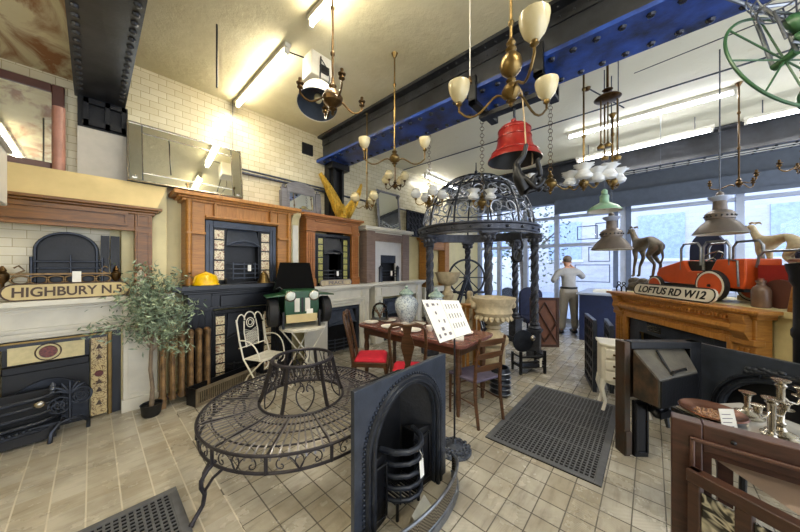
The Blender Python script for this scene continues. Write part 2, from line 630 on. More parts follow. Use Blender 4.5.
# sloping cream fascia over the first pine surround
struct('trim_fascia', MB().hexa([(-3, 3.96, 2.125), (.47, 3.96, 2.125), (.57, 4.09, 2.40), (-3, 4.09, 2.40)], [(-3, 4.10, 2.125), (.47, 4.10, 2.125), (.57, 4.11, 2.40), (-3, 4.11, 2.40)]), 'cream_dark')
struct('trim_conduit', MB().rod((1.35, 4.27, 2.82), (2.75, 4.27, 2.82), .018).rod((1.35, 4.27, 2.87), (2.75, 4.27, 2.87), .014).rod((3.05, 4.27, 2.82), (5.2, 4.27, 2.82), .016), 'iron_grey')
struct('wall_vent', MB().box(2.33, 2.52, 4.27, 4.305, 3.38, 3.56), 'black')
struct('wall_side_panel', MB().box(-.1, .26, 4.22, 4.3, 2.40, 2.90), mat('grey_board', 'b5b0a6', .6, 0, .06))

# riveted steel beams
def rivets(mb, x, z, y0, y1, step, r, up=False):
    y = y0
    while y < y1:
        mb._ball((x, y, z), r, (1, 1, .8), 8, 4)
        y += step
b = MB().box(-.12, .24, -3.5, 4.3, 3.22, 3.25).box(.04, .08, -3.5, 4.3, 3.25, 3.76).box(-.12, -.09, -3.5, 4.3, 3.25, 3.4).box(.21, .24, -3.5, 4.3, 3.25, 3.76)
for x in (-.08, .20):
    rivets(b, x, 3.217, .4, 4.1, .105, .024)
struct('beam_rivet_plate', b, 'beam')
b = MB().box(2.73, 2.77, -4.2, 4.3, 3.33, 3.76).box(2.62, 2.73, -4.2, 4.3, 3.725, 3.76).box(2.715, 2.73, -4.2, 4.3, 3.62, 3.725).box(2.6, 2.73, -4.2, 4.3, 3.335, 3.35)
rivets(b, 2.712, 3.665, -1.5, 4.2, .11, .011)
rivets(b, 2.67, 3.72, -1.5, 4.2, .11, .011)
struct('beam_web', b, 'beam')
b = MB().box(2.6, 3.09, -4.2, 4.3, 3.30, 3.335)
struct('beam_flange', b, 'beam_blue')
b = MB()
for x in (2.67, 3.02):
    rivets(b, x, 3.298, -1.6, 4.2, .16, .029)
struct('beam_flange_rivets', b, mat('rivet_paint', '252a3c', .25, .3, .3))
b = MB().box(6.86, 6.9, -4.2, 4.3, 3.33, 3.76).box(6.72, 6.86, -4.2, 4.3, 3.70, 3.74).box(6.74, 7.14, -4.2, 4.3, 3.3, 3.33).box(6.72, 6.75, -4.2, 4.3, 3.3, 3.36)
struct('beam_front', b, 'beam')
b = MB()
for x in (6.8, 6.92, 7.04):
    rivets(b, x, 3.296, -3, 2.6, .18, .02)
struct('beam_front_rivets', b, 'iron_black')
struct('beam_front_lit_strip', MB().box(6.83, 6.88, -4, 2.8, 3.292, 3.3).box(6.97, 7.0, -4, 2.8, 3.292, 3.3), 'white_paint')  # white strips stand in for the light along the beam's underside
struct('column_stanchion', MB().box(2.76, 3.06, 4.16, 4.3, 0, 3.3).box(2.74, 3.1, 4.02, 4.18, 3.2, 3.3).box(2.8, 2.84, 4.08, 4.16, 2.35, 3.2).box(2.98, 3.02, 4.08, 4.16, 2.35, 3.2), 'iron_black')
# iron bearing box where the first beam meets the wall
b = MB().box(-.1, .26, 4.25, 4.3, 2.90, 3.22)
b.box(-.06, .25, 4.2, 4.25, 3.15, 3.2).box(-.06, .25, 4.2, 4.25, 2.93, 2.98)
for x in (-.06, .09, .21):
    b.box(x, x + .035, 4.2, 4.25, 2.93, 3.2)
struct('beam_bearing', b, 'iron_black')

# ------------------------------------------------------------------ shop front (X = 8.6)
fx = 8.6
b = MB().box(fx, fx + .25, -4.2, 4.4, 3.25, 3.76)
struct('wall_front_header', b, mat('header_blue_grey', '5c6474', .6, 0, .08))
b = MB().box(fx - .12, fx + .02, -4.2, 1.95, 2.98, 3.3)
b.box(fx - .16, fx - .1, -4.2, 1.95, 2.92, 2.99)
struct('trim_shutter_box', b, mat('shutter_box_paint', '5f697c', .5, 0, .1))
b = MB()
for y in (-4.1, -2.75, -1.3, .5, 1.93, 2.75, 3.55, 4.2):
    b.box(fx - .06, fx + .06, y - .055, y + .055, 0, 3.26)
for y in (.38, .62):
    pass
b.box(fx - .05, fx + .05, -4.2, 4.3, 2.80, 2.87)
b.box(fx - .05, fx + .05, .5, 4.3, 2.03, 2.12)
b.box(fx - .05, fx + .05, -4.2, .5, .9, .98)
b.box(fx - .05, fx + .05, -4.2, 4.3, 0, .1)
struct('window_frame_front', b, 'aluminium')
o = MB()
for y in (.40, .64):
    o.box(fx - .08, fx - .06, y - .05, y + .05, .98, 3.2)
struct('window_jamb_front', o, 'frame_blue')
struct('trim_cable', MB().rod((4.8, -4, 3.72), (4.8, 4.25, 3.72), .010), 'iron_grey')
struct('wall_front_stall', MB().box(fx - .05, fx + .05, -4.2, .45, .1, .9), 'frame_blue')
struct('window_glass_front', MB().box(fx - .006, fx + .006, -4.2, 4.3, .1, 3.2), 'pane')
for i, (y0, y1, z0, z1) in enumerate(((.75, 1.2, 1.62, 2.0), (.75, 1.5, 1.1, 1.55), (.72, 1.05, 2.2, 2.6), (1.0, 1.45, 2.2, 2.55))):
    o = MB().frame(0, y1 - y0, z0, z1, .02, -.01, .01)
    o.bm.transform(Matrix.Translation((fx - .04, y0, 0)) @ Matrix.Rotation(PI / 2, 4, 'Z'))
    struct('window_bar', o, 'frame_blue')
# street outside
street = mat('street_paving', '9a9fa8', .8, 0, .1, 2)
struct('wall_back', MB().box(-3.1, -3, -4.2, 4.5, 0, 3.76), 'cream')
struct('pavement', MB().box(8.6, 30, -25, 30, -.25, -.1), street)
t = thing('street_building', 'pale brick building across the street seen through the shop windows', 'building', (19, 2, -.1))
MB().box(0, 4, -22, 24, 0, 9).build('wall', 'brick_out', t)
for k in range(10):
    y = -20 + k * 4.2
    w = MB().box(-.06, .05, y, y + 1.7, 2.0, 4.2).build('window', mat('far_window_glass', 'a3b2cc', .3) if k == 0 else 'far_win', t)
    if k == 0:
        M['far_win'] = w.data.materials[0]
    MB().box(-.1, .02, y - .1, y + 1.8, 1.85, 2.0).build('sill', 'white_paint', t)
t = thing('parked_van', 'white van parked in the street beyond the shop door', 'van', (13.5, 6.2, -.1))
MB().prism([(-2.2, .45), (2.2, .45), (2.25, 1.1), (1.5, 1.25), (1.0, 2.0), (-2.2, 2.05)], -.9, .9, 'yz').build('body', 'white_paint', t, .05)
MB().prism([(1.38, 1.25), (.95, 1.85), (.2, 1.85), (.2, 1.25)], -.92, -.9, 'yz').build('window', 'far_win', t)
for y in (-1.4, 1.4):
    MB().at((-.9, y, .33), (0, R(90), 0)).lathe([(.2, -.06), (.33, -.08), (.33, .08), (.2, .06)], n=18).build('wheel', 'tyre', t)
t = thing('street_tree', 'leafy tree on the pavement outside the shop door', 'tree', (10.2, 3.35, -.1))
MB().tube([(0, 0, 0), (.05, .03, 1.2), (-.05, .1, 2.2), (.1, 0, 3.6)], [.09, .08, .06, .03], 8).tube([(0, .05, 1.6), (.2, -.6, 2.4), (.3, -1.1, 2.9)], [.04, .03, .015], 6).tube([(0, .05, 1.8), (-.2, .6, 2.6), (-.1, 1.0, 3.2)], [.04, .03, .015], 6).build('trunk', 'bark', t)
b = MB()
rr = random.Random(3)
for i in range(900):
    a, r = rr.uniform(0, 2 * PI), rr.uniform(.1, 1.25) ** .8
    p = (r * math.cos(a) * .6, r * math.sin(a) * 1.2, 2.5 + rr.gauss(0, .75))
    d = Vector((rr.gauss(0, 1), rr.gauss(0, 1), rr.gauss(0, .6))).normalized() * .06
    e = d.cross(Vector((rr.gauss(0, 1), 1, .3))).normalized() * .028
    q = Vector(p)
    b.f([b.v(q - d), b.v(q + e), b.v(q + d), b.v(q - e)])
b.build('foliage', mat('street_leaves', '6f7d5c', .6, 0, .3), t, smooth=False)

# ================================================================== LIGHTS
def tube_light(name, label, a, b, sag=0., power=25, col=(1, .94, .8), drop=None):
    a, b = Vector(a), Vector(b)
    mid = (a + b) / 2
    d = (b - a)
    L = d.length
    rz = math.atan2(d.y, d.x)
    t = thing(name, label, 'light fitting', mid, rz, 'fluorescent strip lights under the ceiling')
    MB().box(-L / 2 - .03, L / 2 + .03, -.03, .03, .03, .075).build('batten', 'white_paint', t, .004)
    for s in (-1, 1):
        MB().box(s * L / 2 - .015, s * L / 2 + .015, -.02, .02, -.025, .03).build('end_cap', 'white_paint', t)
    MB().rod((-L / 2, 0, 0), (L / 2, 0, 0), .019, n=10).build('tube', 'tube' if a.x < 4 else 'tube_cool', t)
    if drop:
        for s in (-1, 1):
            MB().rod((s * L * .4, 0, .075), (s * L * .4, 0, drop - mid.z), .006).build('hanger', 'iron_grey', t)
    ld = bpy.data.lights.new(name + '_glow', 'AREA')
    ld.shape = 'RECTANGLE'
    ld.size = L
    ld.size_y = .05
    ld.energy = power
    ld.color = col
    lo = bpy.data.objects.new('lamp_glow', ld)
    COL.objects.link(lo)
    lo.parent = t
    lo.location = (0, 0, -.05)
    return t
tube_light('strip_light', 'lit strip light near the tiled left wall', (1.32, 2.74, 3.68), (1.32, 4.16, 3.68), power=14)
tube_light('strip_light', 'lit strip light cut by the top edge beside the tiled wall light', (1.32, .95, 3.68), (1.32, 2.28, 3.68), power=14)
tube_light('strip_light', 'longest bare strip light on the white ceiling beside the big riveted beam', (5.40, -.78, 3.68), (5.40, 1.04, 3.68), power=14)
tube_light('strip_light', 'hanging strip light in front of the far beam above the green lampshade', (6.1, -.66, 3.5), (6.2, 1.04, 3.5), power=10, drop=3.76)
tube_light('strip_light', 'strip light at the right edge below the hanging tricycle wheel', (6.1, -2.4, 3.5), (6.1, -.98, 3.5), power=10, drop=3.76)
tube_light('strip_light', 'strip light seen through the wire dome of the pavilion', (5.4, 4.05, 3.68), (7.1, 4.05, 3.68), power=12)
# two unseen fittings added behind the photographer to help light the room
tube_light('strip_light', 'added unseen strip light behind the viewer over the tiled floor', (1.32, -1.6, 3.68), (1.32, -.1, 3.68), power=26)
tube_light('strip_light', 'added unseen strip light behind the viewer in the lower ceiling bay', (-.8, .6, 3.28), (-.8, 2.4, 3.28), power=10)

# ceiling junction box and conduit
t = thing('junction_box', 'white electrical box on the ceiling between the two near strip lights', 'box', (1.66, 2.7, 3.61))
MB().box(-.14, .14, -.1, .1, -.1, .15).build('housing', 'white_paint', t, .012)
MB().box(-.05, .05, -.13, -.1, -.05, .02).build('socket', 'black', t)
MB().tube([(0, 0, .1), (-.1, .05, .13), (-.3, .1, .12)], .008).build('cable', 'black', t)

# ================================================================== LEFT WALL SURROUNDS
def mantel(name, label, x0, x1, z0, z1, yf, yb, lw, fh, m, mtop=None, mside=None, style='plain', cat='fireplace surround', so=.09, st=.045, rot=None):
    """fire surround; front face on yf looking to -Y, legs lw wide, frieze fh tall"""
    w = x1 - x0
    h = z1 - z0
    d = yb - yf
    t = thing(name, label, cat, ((x0 + x1) / 2, yf, z0) if rot is None else rot[0], 0 if rot is None else rot[1])
    mtop = mtop or m
    mside = mside or m
    zt = h - st
    sh = MB().box(-w / 2 - so, w / 2 + so, -so, d, zt, h)
    sh.box(-w / 2 - so * .6, w / 2 + so * .6, -so * .6, d, zt - .022, zt)
    if style != 'plain':
        sh.box(-w / 2 - so * .3, w / 2 + so * .3, -so * .3, d, zt - .05, zt - .022)
    sh.build('shelf', mtop, t, .006)
    f0 = h - fh
    MB().box(-w / 2 + lw, w / 2 - lw, 0, d * .9, f0, zt - .022).build('frieze', mtop, t, .004)
    for s in (-1, 1):
        x = s * (w / 2 - lw / 2)
        l = MB().box(x - lw / 2, x + lw / 2, -.012, d * .9, 0, zt - .022).build('pilaster', mside, t, .004)
        if style in ('panel', 'victorian', 'white'):
            MB().frame(x - lw * .36, x + lw * .36, .16, f0 - .02, .014, -.026, -.012).build('moulding', mside, l)
            MB().frame(x - lw * .36, x + lw * .36, f0 + .03, zt - .05, .014, -.026, -.012).build('moulding', mside, l)
            MB().box(x - lw / 2 - .012, x + lw / 2 + .012, -.03, d * .5, 0, .13).build('plinth', mside, l, .004)
        if style == 'classic':
            for k in range(3):
                MB().box(x - lw * .3 + k * lw * .25, x - lw * .3 + k * lw * .25 + .014, -.024, -.012, .18, f0 - .05).build('flute', mside, l)
            MB().box(x - lw / 2 - .01, x + lw / 2 + .01, -.035, d * .4, f0 - .02, f0 + .03).build('capital', mside, l, .004)
            MB().box(x - lw / 2 - .012, x + lw / 2 + .012, -.03, d * .5, 0, .13).build('plinth', mside, l, .004)
    if style == 'panel':
        MB().frame(-w / 2 + lw + .03, w / 2 - lw - .05, f0 + .03, zt - .045, .022, -.026, 0).build('moulding', mtop, t)
        MB().box(-w / 2 + lw, w / 2 - lw, -.02, .02, f0 - .02, f0 + .012).build('bead', mtop, t, .004)
    if style in ('classic', 'victorian'):
        MB().box(-w / 2 + lw, w / 2 - lw, -.018, .02, f0 - .005, f0 + .025).build('bead', mtop, t, .004)
        MB().box(-w / 2 + lw, w / 2 - lw, -.022, .02, zt - .075, zt - .05).build('bead', mtop, t, .004)
    return t

def insert(name, label, x, z0, yf, w, h, m, fw=.07, tiles=None, tw=.13, open_w=None, depth=.16, hood=True, tagged=False, bars=True, tz=None):
    """cast-iron fireplace insert"""
    t = thing(name, label, 'fireplace insert', (x, yf, z0))
    MB().frame(-w / 2, w / 2, 0, h, fw, 0, .04, None, 0).build('face_frame', m, t, .005)
    MB().frame(-w / 2 + fw * .5, w / 2 - fw * .5, 0, h - fw * .5, .012, -.014, .0, None, 0).build('bead', m, t)
    iw = w / 2 - fw
    if tiles:
        for s in (-1, 1):
            xa = s * (iw - tw / 2)
            c = MB().box(xa - tw / 2, xa + tw / 2, .012, .05, 0, h - fw).build('tile_column', 'iron_black', t)
            n = max(2, int((h - fw - .06) / (tw * .98)))
            for k in range(n):
                zz = .05 + k * (h - fw - .06) / n
                MB().box(xa - tw * .4, xa + tw * .4, .004, .02, zz, zz + (h - fw - .06) / n - .018).build('tile', tiles, c)
        iw -= tw
    MB().box(-iw, iw, depth - .02, depth, 0, h - fw).box(-iw, -iw + .02, .03, depth, 0, h - fw).box(iw - .02, iw, .03, depth, 0, h - fw).build('firebox', 'iron_black', t)
    if hood:
        zh = h * .62
        b = MB()
        b.hexa([(-iw + .01, .0, zh), (iw - .01, .0, zh), (iw - .01, .04, zh), (-iw + .01, .04, zh)], [(-iw * .82, .05, h - fw), (iw * .82, .05, h - fw), (iw * .82, .08, h - fw), (-iw * .82, .08, h - fw)])
        b.tube([(-iw + .01, -.008, zh), (-iw * .5, -.02, zh + .05), (0, -.024, zh + .07), (iw * .5, -.02, zh + .05), (iw - .01, -.008, zh)], .012, 6)
        b.build('hood', m, t)
    if bars:
        g = MB()
        for k in range(4):
            zz = .07 + k * .06
            g.tube([(-iw + .02, .03, zz), (-iw * .6, -.02, zz), (0, -.035, zz), (iw * .6, -.02, zz), (iw - .02, .03, zz)], .009, 6)
        for xx in (-iw * .62, 0, iw * .62):
            g.rod((xx, -.024, .05), (xx, -.024, .27), .008)
        g.build('grate', m, t)
    if tagged:
        MB().box(iw * .25 - .02, iw * .25 + .02, -.05, -.046, .16, .24).build('price_tag', 'paper', t)
    return t

# ---- first bay: white surround below, pine surround standing on its shelf
t = mantel('fire_surround', 'white stone surround under the first street nameplate on the left', -1.02, .48, 0, 1.205, 4.05, 4.10, .27, .30, 'stone_w', None, None, 'panel', so=.13, st=.05)
MB().box(-.48, .48, .002, .05, .98 - .125, .98 - .06).build('frieze_step', 'stone_w', t, .01)
t.location.y = 4.03
t = thing('fireplace_insert', 'black and brass tiled insert with a red roundel inside the white stone surround', 'fireplace insert', (-.27, 4.11, 0))
MB().frame(-.475, .475, 0, .875, .09, 0, .03, .1, 0).build('slate_slip', 'slate', t)
MB().frame(-.405, .405, 0, .84, .03, -.02, .01, .022, 0).build('brass_frame', 'brass', t, .004)
for s in (-1, 1):
    c = MB().box(s * .315 - .055, s * .315 + .055, -.008, .02, .02, .79).build('tile_column', 'urn_tile', t)
    MB().at((s * .315, -.012, .43), (R(90), 0, 0)).lathe([(.032, -.006), (.028, .006)], n=16).build('roundel', mat('dark_red_glaze', '5a1c18', .3), c)
    for zz in (.12, .25, .33, .58, .68):
        MB().prism([(s * .315 - .022, zz), (s * .315 + .022, zz), (s * .315, zz + .05)], -.012, -.006).build('motif', 'letter', c)
tp = MB().box(-.22, .22, -.008, .02, .64, .79).build('tile_panel', mat('cream_tile', 'd2c391', .25), t)
MB().at((.0, -.014, .72), (R(90), 0, 0)).lathe([(.055, -.006), (.05, .006)], n=20).build('roundel', mat('red_roundel', '6a2a20', .3, 0, .5, 60, c2='43130f'), tp)
MB().at((.0, -.01, .72)).ring((0, 0, 0), .075, .005, 24, 'y').build('roundel_rim', 'letter', tp)
MB().box(-.25, .25, -.03, .02, .56, .63).build('smoke_bar', 'iron_black', t, .008)
MB().box(-.25, .25, .02, .07, 0, .8).build('firebox', 'black', t)
a = [(-.24, .05)] + [(-.24 + i * .024, .34 + .13 * math.sin(PI * i / 20)) for i in range(21)] + [(.24, .05)]
MB().prism(a, -.012, .012).build('fireback', 'iron', t)

# dog grate standing in front of it
t = thing('fire_basket', 'ornate cast iron fire basket with scrolled andirons on the floor at far left', 'fire grate', (-.62, 3.88, 0))
b = MB()
for k, (zz, rr_) in enumerate(((.16, .012), (.22, .011), (.28, .011), (.335, .014))):
    b.tube([(-.42, .05, zz), (-.3, -.06, zz), (0, -.1, zz), (.3, -.06, zz), (.42, .05, zz + .0)], rr_, 8)
b.box(-.40, .40, -.06, .1, .12, .135)
b.build('basket', 'iron', t)
b = MB()
for k in range(28):
    x = -.4 + k * .0296
    y = -.1 + .15 * (x / .42) ** 2
    b._ball((x, y - .012, .125), .014, (1, 1, 1), 8, 4)
b.tube([(-.42, .05, .11), (-.3, -.06, .11), (0, -.1, .11), (.3, -.06, .11), (.42, .05, .11)], .016, 6)
b.build('beaded_rail', 'iron', t)
for s in (-1, 1):
    an = MB()
    x = s * .45
    for (px, pz, r) in ((x - .055, .245, .06), (x + .06, .29, .06)):
        an.ring((px, -.02, pz), r, .009, 20, 'y')
        an.ring((px, -.02, pz), r * .45, .007, 12, 'y')
        an.tube(spiral(px, pz, .01, r * .85, 0, 4.5, 14, -.02), .006)
        for k in range(6):
            an.rod((px, -.02, pz), (px + r * math.cos(k * PI / 3), -.02, pz + r * math.sin(k * PI / 3)), .005)
    for k in range(7):
        a = PI * k / 6
        an.tube([(x, -.02, .32), (x + .05 * math.cos(a), -.025, .35 + .03 * math.sin(a)), (x + .09 * math.cos(a), -.02, .35 + .065 * math.sin(a))], [.008, .01, .004], 6)
    an.rod((x, -.02, .1), (x, -.02, .36), .012)
    o = an.build('andiron', 'iron', t)
    MB().tube([(x - .10, -.1, .0), (x - .095, -.1, .07), (x - .06, -.06, .115), (x, -.02, .12), (x + .06, .0, .11), (x + .1, .03, .06), (x + .1, .03, 0)], .014, 6).build('foot', 'iron', t)
    MB().lathe([(.012, 0), (.02, .012), (.01, .022), (.022, .04), (.014, .055), (.018, .065), (.004, .09)], (s * .36, -.0, .335), 12).build('finial', 'iron_grey', t)
MB().ball((.30, -.085, .30), .03, (1, .6, .9)).build('boss', 'silver', t)
MB().box(-.38, .38, -.04, .1, .02, .125).box(-.39, .39, .1, .13, .02, .36).build('ash_box', 'black', t)
t.scale = (1.08, 1.0, 1.15)

# nameplate
def nameplate(name, label, string, w, h, loc, rz, tilt=0., board='cream_dark', ink='letter', r=None, shear=0., k=.84):
    t = thing(name, label, 'sign', loc, rz)
    pts = []
    r = h * .5 if r is None else r
    for i in range(9):
        a = -PI / 2 + PI * i / 8
        pts.append((w / 2 - r + r * math.cos(a), h / 2 + h / 2 * math.sin(a)))
    for i in range(9):
        a = PI / 2 + PI * i / 8
        pts.append((-w / 2 + r + r * math.cos(a), h / 2 + h / 2 * math.sin(a)))
    m = MB().at((0, 0, 0), (tilt, 0, 0))
    m.prism(pts, -.006, .014).build('board', board, t)
    m = MB().at((0, 0, 0), (tilt, 0, 0))
    m.tube([(p[0] * .985, -.007, h / 2 + (p[1] - h / 2) * .93) for p in pts], .006, 6, True).build('border', ink, t)
    v = Matrix.Rotation(tilt, 3, 'X') @ Vector((0, -.0085, h / 2))
    text('lettering', string, w * k, h * .56, ink, t, v, (R(90) + tilt, 0, 0), .0015, shear)
    return t
nameplate('street_nameplate', 'cream street sign reading HIGHBURY N.5 on the white stone shelf', 'HIGHBURY N.5', .77, .15, (-.125, 3.925, 1.206), 0, R(-8))

mantel('pine_surround', 'dark pine surround with panelled legs standing above the HIGHBURY sign', -.97, .43, 1.205, 2.12, 3.97, 4.14, .135, .235, 'pine_dark', None, 'pine_dark', 'panel', so=.075, st=.03)
t = thing('arched_fireback', 'black round-topped grate back standing inside the dark pine surround', 'fireplace insert', (-.155, 4.04, 1.206))
b = MB().at((0, 0, 0), (R(-3), 0, 0))
pts = [(-.2, 0), (.2, 0), (.2, .42)] + [(.2 * math.cos(PI * i / 16), .44 + .18 * math.sin(PI * i / 16)) for i in range(17)] + [(-.2, .42)]
b.prism(pts, .0, .03)
b.build('plate', 'iron_black', t)
MB().archline(.185, .44, -.005, .010, 0, .165).build('rim', 'iron', t)
b = MB()
for zz in (.18, .24, .30):
    b.rod((-.2, -.05, zz + .04), (.24, -.05, zz + .04), .008)
b.rod((-.2, -.05, 0), (-.2, -.05, .38), .012).rod((.22, -.05, 0), (.22, -.05, .38), .012).rod((0.02, -.05, .2), (0.02, -.05, .40), .008)
b.build('bar', 'iron', t)
MB().box(.03, .085, -.066, -.062, .14, .25).build('price_tag', 'paper', t)
t = thing('grate_fret', 'low brass fretted fire front with urn finials under the round-topped grate', 'fire front', (-.17, 3.985, 1.206))
b = MB().box(-.3, .3, -.01, .01, .12, .135).box(-.3, .3, -.01, .01, .22, .235).box(-.3, -.27, -.01, .01, 0, .12).box(.27, .3, -.01, .01, 0, .12)
for k in range(6):
    x = -.24 + k * .096
    b.at((x, 0, .177), (0, 0, 0), (1.25, 1, .8)).ring((0, 0, 0), .042, .008, 16, 'y').at()
b.build('fret', 'brass_dark', t)
for s in (-1, 1):
    MB().lathe([(.02, 0), (.03, .02), (.012, .04), (.012, .09), (.035, .12), (.04, .17), (.02, .19), (.025, .2), (.006, .24)], (s * .33, 0, .06), 14).tube([(s * .28, 0, .22), (s * .22, 0, .26), (s * .25, 0, .3), (s * .275, 0, .28)], .007).build('urn_finial', 'brass_dark', t)
for k, (x, w) in enumerate(((.085, .06), (.155, .065))):
    o = MB().at((x, 4.0, 1.206), (R(-3), 0, 0)).box(-w / 2, w / 2, 0, .02, 0, .6)
    o.frame(-w / 2, w / 2, 0, .6, .012, -.01, 0).box(-w / 2, w / 2, -.01, 0, .3, .32)
    tag(o.build('cast_fireback', 'iron_black', None), ['narrow black iron panel leaning next to the round-topped grate', 'narrow black iron panel leaning against the dark pine right leg'][k], 'iron panel', 'iron panels in the pine opening')
# figurine
t = thing('lady_figurine', 'small cream lady figurine at the right leg of the dark pine surround', 'figurine', (.33, 3.87, 1.206))
MB().lathe([(.04, 0), (.045, .015), (.035, .03), (.04, .06), (.03, .12), (.022, .16), (.03, .2), (.026, .235), (.01, .25), (.012, .26)], n=14).build('gown', 'china', t)
MB().ball((0, 0, .283), .022).build('head', 'skin', t)
MB().ball((0, .006, .292), .023, (1, 1, .9)).build('hair', 'letter', t)
MB().tube([(-.03, 0, .22), (-.045, -.02, .17), (-.02, -.035, .15)], .008).tube([(.03, 0, .22), (.045, -.02, .17), (.02, -.035, .14)], .008).build('arm', 'skin', t)

# large framed mirror / bevelled mirrors above
t = thing('framed_mirror', 'large mirror in a red-brown frame cut by the left edge high up', 'mirror', (-.9, 4.22, 2.405))
MB().frame(-1.1, .72, 0, .83, .08, 0, .05).build('frame', 'red_brown', t, .008)
MB().rod((.685, .0, 0), (.685, .0, .62), .042, n=14).build('frame_post', mat('pink_brown_paint', 'a87868', .4), t)
MB().box(-1.02, .64, .015, .03, .08, .75).build('glass', 'mirror', t)
t = thing('bordered_mirror', 'wide wall mirror with mirrored glass borders above the second pine surround', 'mirror', (.80, 4.06, 2.41))
t.rotation_euler = (R(-8), 0, 0)
MB().box(-.555, .555, .02, .045, 0, .66).build('backing', 'iron_grey', t)
MB().box(-.43, .43, -.004, .02, .11, .55).build('centre_glass', 'mirror', t)
for s in (-1, 1):
    MB().hexa([(s * .54, .0, .01), (s * .44, -.004, .01), (s * .44, -.004, .65), (s * .54, .0, .65)], [(s * .54, .02, .01), (s * .44, .02, .01), (s * .44, .02, .65), (s * .54, .02, .65)]).build('side_glass', 'mirror', t)
for zz in ((.01, .1), (.56, .65)):
    MB().box(-.43, .43, -.001, .02, *zz).build('border_glass', 'mirror', t)
MB().frame(-.555, .555, 0, .66, .014, -.012, .01).frame(-.437, .437, .10, .56, .008, -.012, .01).build('trim', 'silver', t)
for s in (-1, 1):
    MB().lathe([(.0, -.012), (.022, -.01), (.022, .0)], n=12).build('rosette', 'silver', t, loc=(s * .5, -.01, .05))

# ---- second bay: black slate surround, pine surround standing on it
t = mantel('slate_surround', 'black slate surround behind the rusty radiator and white garden chair', .74, 2.0, 0, 1.28, 4.0, 4.24, .24, .30, 'slate', None, None, 'classic', so=.16, st=.06)
MB().box(-.3, .3, -.03, 0, 1.0, 1.14).build('frieze_tablet', 'slate', t, .006)
insert('fireplace_insert', 'black insert with pale flowered tiles inside the black slate surround', 1.37, 0, 4.02, .80, .95, 'iron_black', .05, 'flower_tile', .12)
t = mantel('pine_surround', 'honey pine surround with little shelves standing on the black slate shelf', .72, 1.98, 1.28, 2.36, 4.0, 4.24, .19, .28, 'pine', 'pine_x', 'pine', 'open', so=.12, st=.045)
for s in (-1, 1):
    MB().box(s * .535 - .095, s * .535 + .095, -.06, 0, .60, .63).build('bracket_shelf', 'pine', t, .004)
    MB().tube([(s * .60, -.03, .0), (s * .60, -.03, .6), (s * .60, -.03, 1.0)], .03, 10).build('column', 'pine', t)
for x in (-.34, .33):
    MB().box(x - .012, x + .012, -.06, 0, .83, 1.0).build('divider', 'pine', t)
MB().box(-.44, .44, -.065, 0, .81, .835).build('frieze_ledge', 'pine_x', t, .004)
insert('fireplace_insert', 'dark blue iron insert with cream flowered tiles inside the honey pine surround', 1.35, 1.28, 4.02, .86, .79, 'blue_slate', .085, 'flower_tile', .13, tagged=True)

# things on the black slate shelf
t = thing('hard_hat', 'bright yellow hard hat on the black slate shelf', 'hard hat', (.90, 3.90, 1.281))
MB().at((0, 0, 0), (0, 0, 0), (1, .72, 1)).lathe([(.135, .0), (.14, .01), (.122, .02), (.118, .05), (.1, .1), (.06, .132), (.0, .14)], n=24).prism([(-.12, -.1), (.12, -.1), (.08, -.17), (-.08, -.17)], .002, .012, 'xy').build('shell', 'yellow', t)
MB().tube([(-.12, 0, .03), (-.1, 0, .1), (0, 0, .148), (.1, 0, .1), (.12, 0, .03)], .012, 6).build('ridge', 'yellow', t)
t = thing('brass_bell', 'small brass bell at the right end of the black slate shelf', 'bell', (1.56, 3.90, 1.281))
MB().lathe([(.085, 0), (.08, .02), (.06, .05), (.05, .1), (.035, .13), (.012, .145), (.012, .165)], n=20).build('body', 'brass', t)
MB().ball((0, 0, .0205), .018).build('clapper', 'brass_dark', t)
t = thing('fire_shovel', 'flat black fire shovel lying on the black slate shelf', 'shovel', (1.28, 3.91, 1.283))
MB().hexa([(-.17, -.04, 0), (.02, -.05, 0), (.02, .05, 0), (-.17, .04, 0)], [(-.17, -.05, .07), (.02, -.05, .02), (.02, .05, .02), (-.17, .05, .07)]).build('pan', 'iron_black', t)
MB().rod((.02, 0, .012), (.22, .0, .012), .009).build('handle', 'iron_black', t)
t = thing('candle_stand', 'thin wire candle stand at the left end of the black slate shelf', 'candle stand', (.67, 3.92, 1.281))
MB().lathe([(.03, 0), (.03, .008), (.006, .015), (.005, .16)], n=12).build('base', 'brass_dark', t)
for s in (-1, 1):
    MB().tube([(0, 0, .1), (s * .05, 0, .08), (s * .08, 0, .13)], .004).lathe([(.012, .13), (.016, .15)], (s * .08, 0, 0), 10).build('arm', 'brass_dark', t)

# ---- third bay: white stepped surround with PEACE board, pine surround on it
t = mantel('white_surround', 'white stepped marble surround with the PEACE board on its shelf', 2.36, 3.52, 0, 1.18, 3.98, 4.24, .19, .31, 'stone_w', None, None, 'white', so=.09, st=.05)
for k in range(3):
    MB().frame(-.40 - .04 * (2 - k) + .0, .40 + .04 * (2 - k), 0, .85 + .045 * (2 - k), .04, -.01 - .014 * (2 - k), .02, None, 0).build('step_moulding', 'stone_w', t, .004)
insert('fireplace_insert', 'blue-black iron insert inside the white stepped surround', 2.94, 0, 4.0, .72, .80, 'blue_slate', .06, None, depth=.2)
nameplate('nameboard', 'small grey board reading PEACE on the white stepped shelf', 'PEACE', .62, .10, (2.75, 3.92, 1.181), 0, R(-6), 'stone', 'ink', .03, k=.5)
t = mantel('pine_surround', 'brown pine surround below the golden wings on the PEACE shelf', 2.24, 3.28, 1.18, 2.34, 4.0, 4.24, .15, .26, 'pine_h', 'pine_h', 'pine_h', 'classic', so=.08, st=.045)
insert('fireplace_insert', 'black iron insert with a strip of green tiles behind the PEACE board', 2.76, 1.18, 4.02, .70, .86, 'slate', .05, 'green_tile', .1, tagged=True)

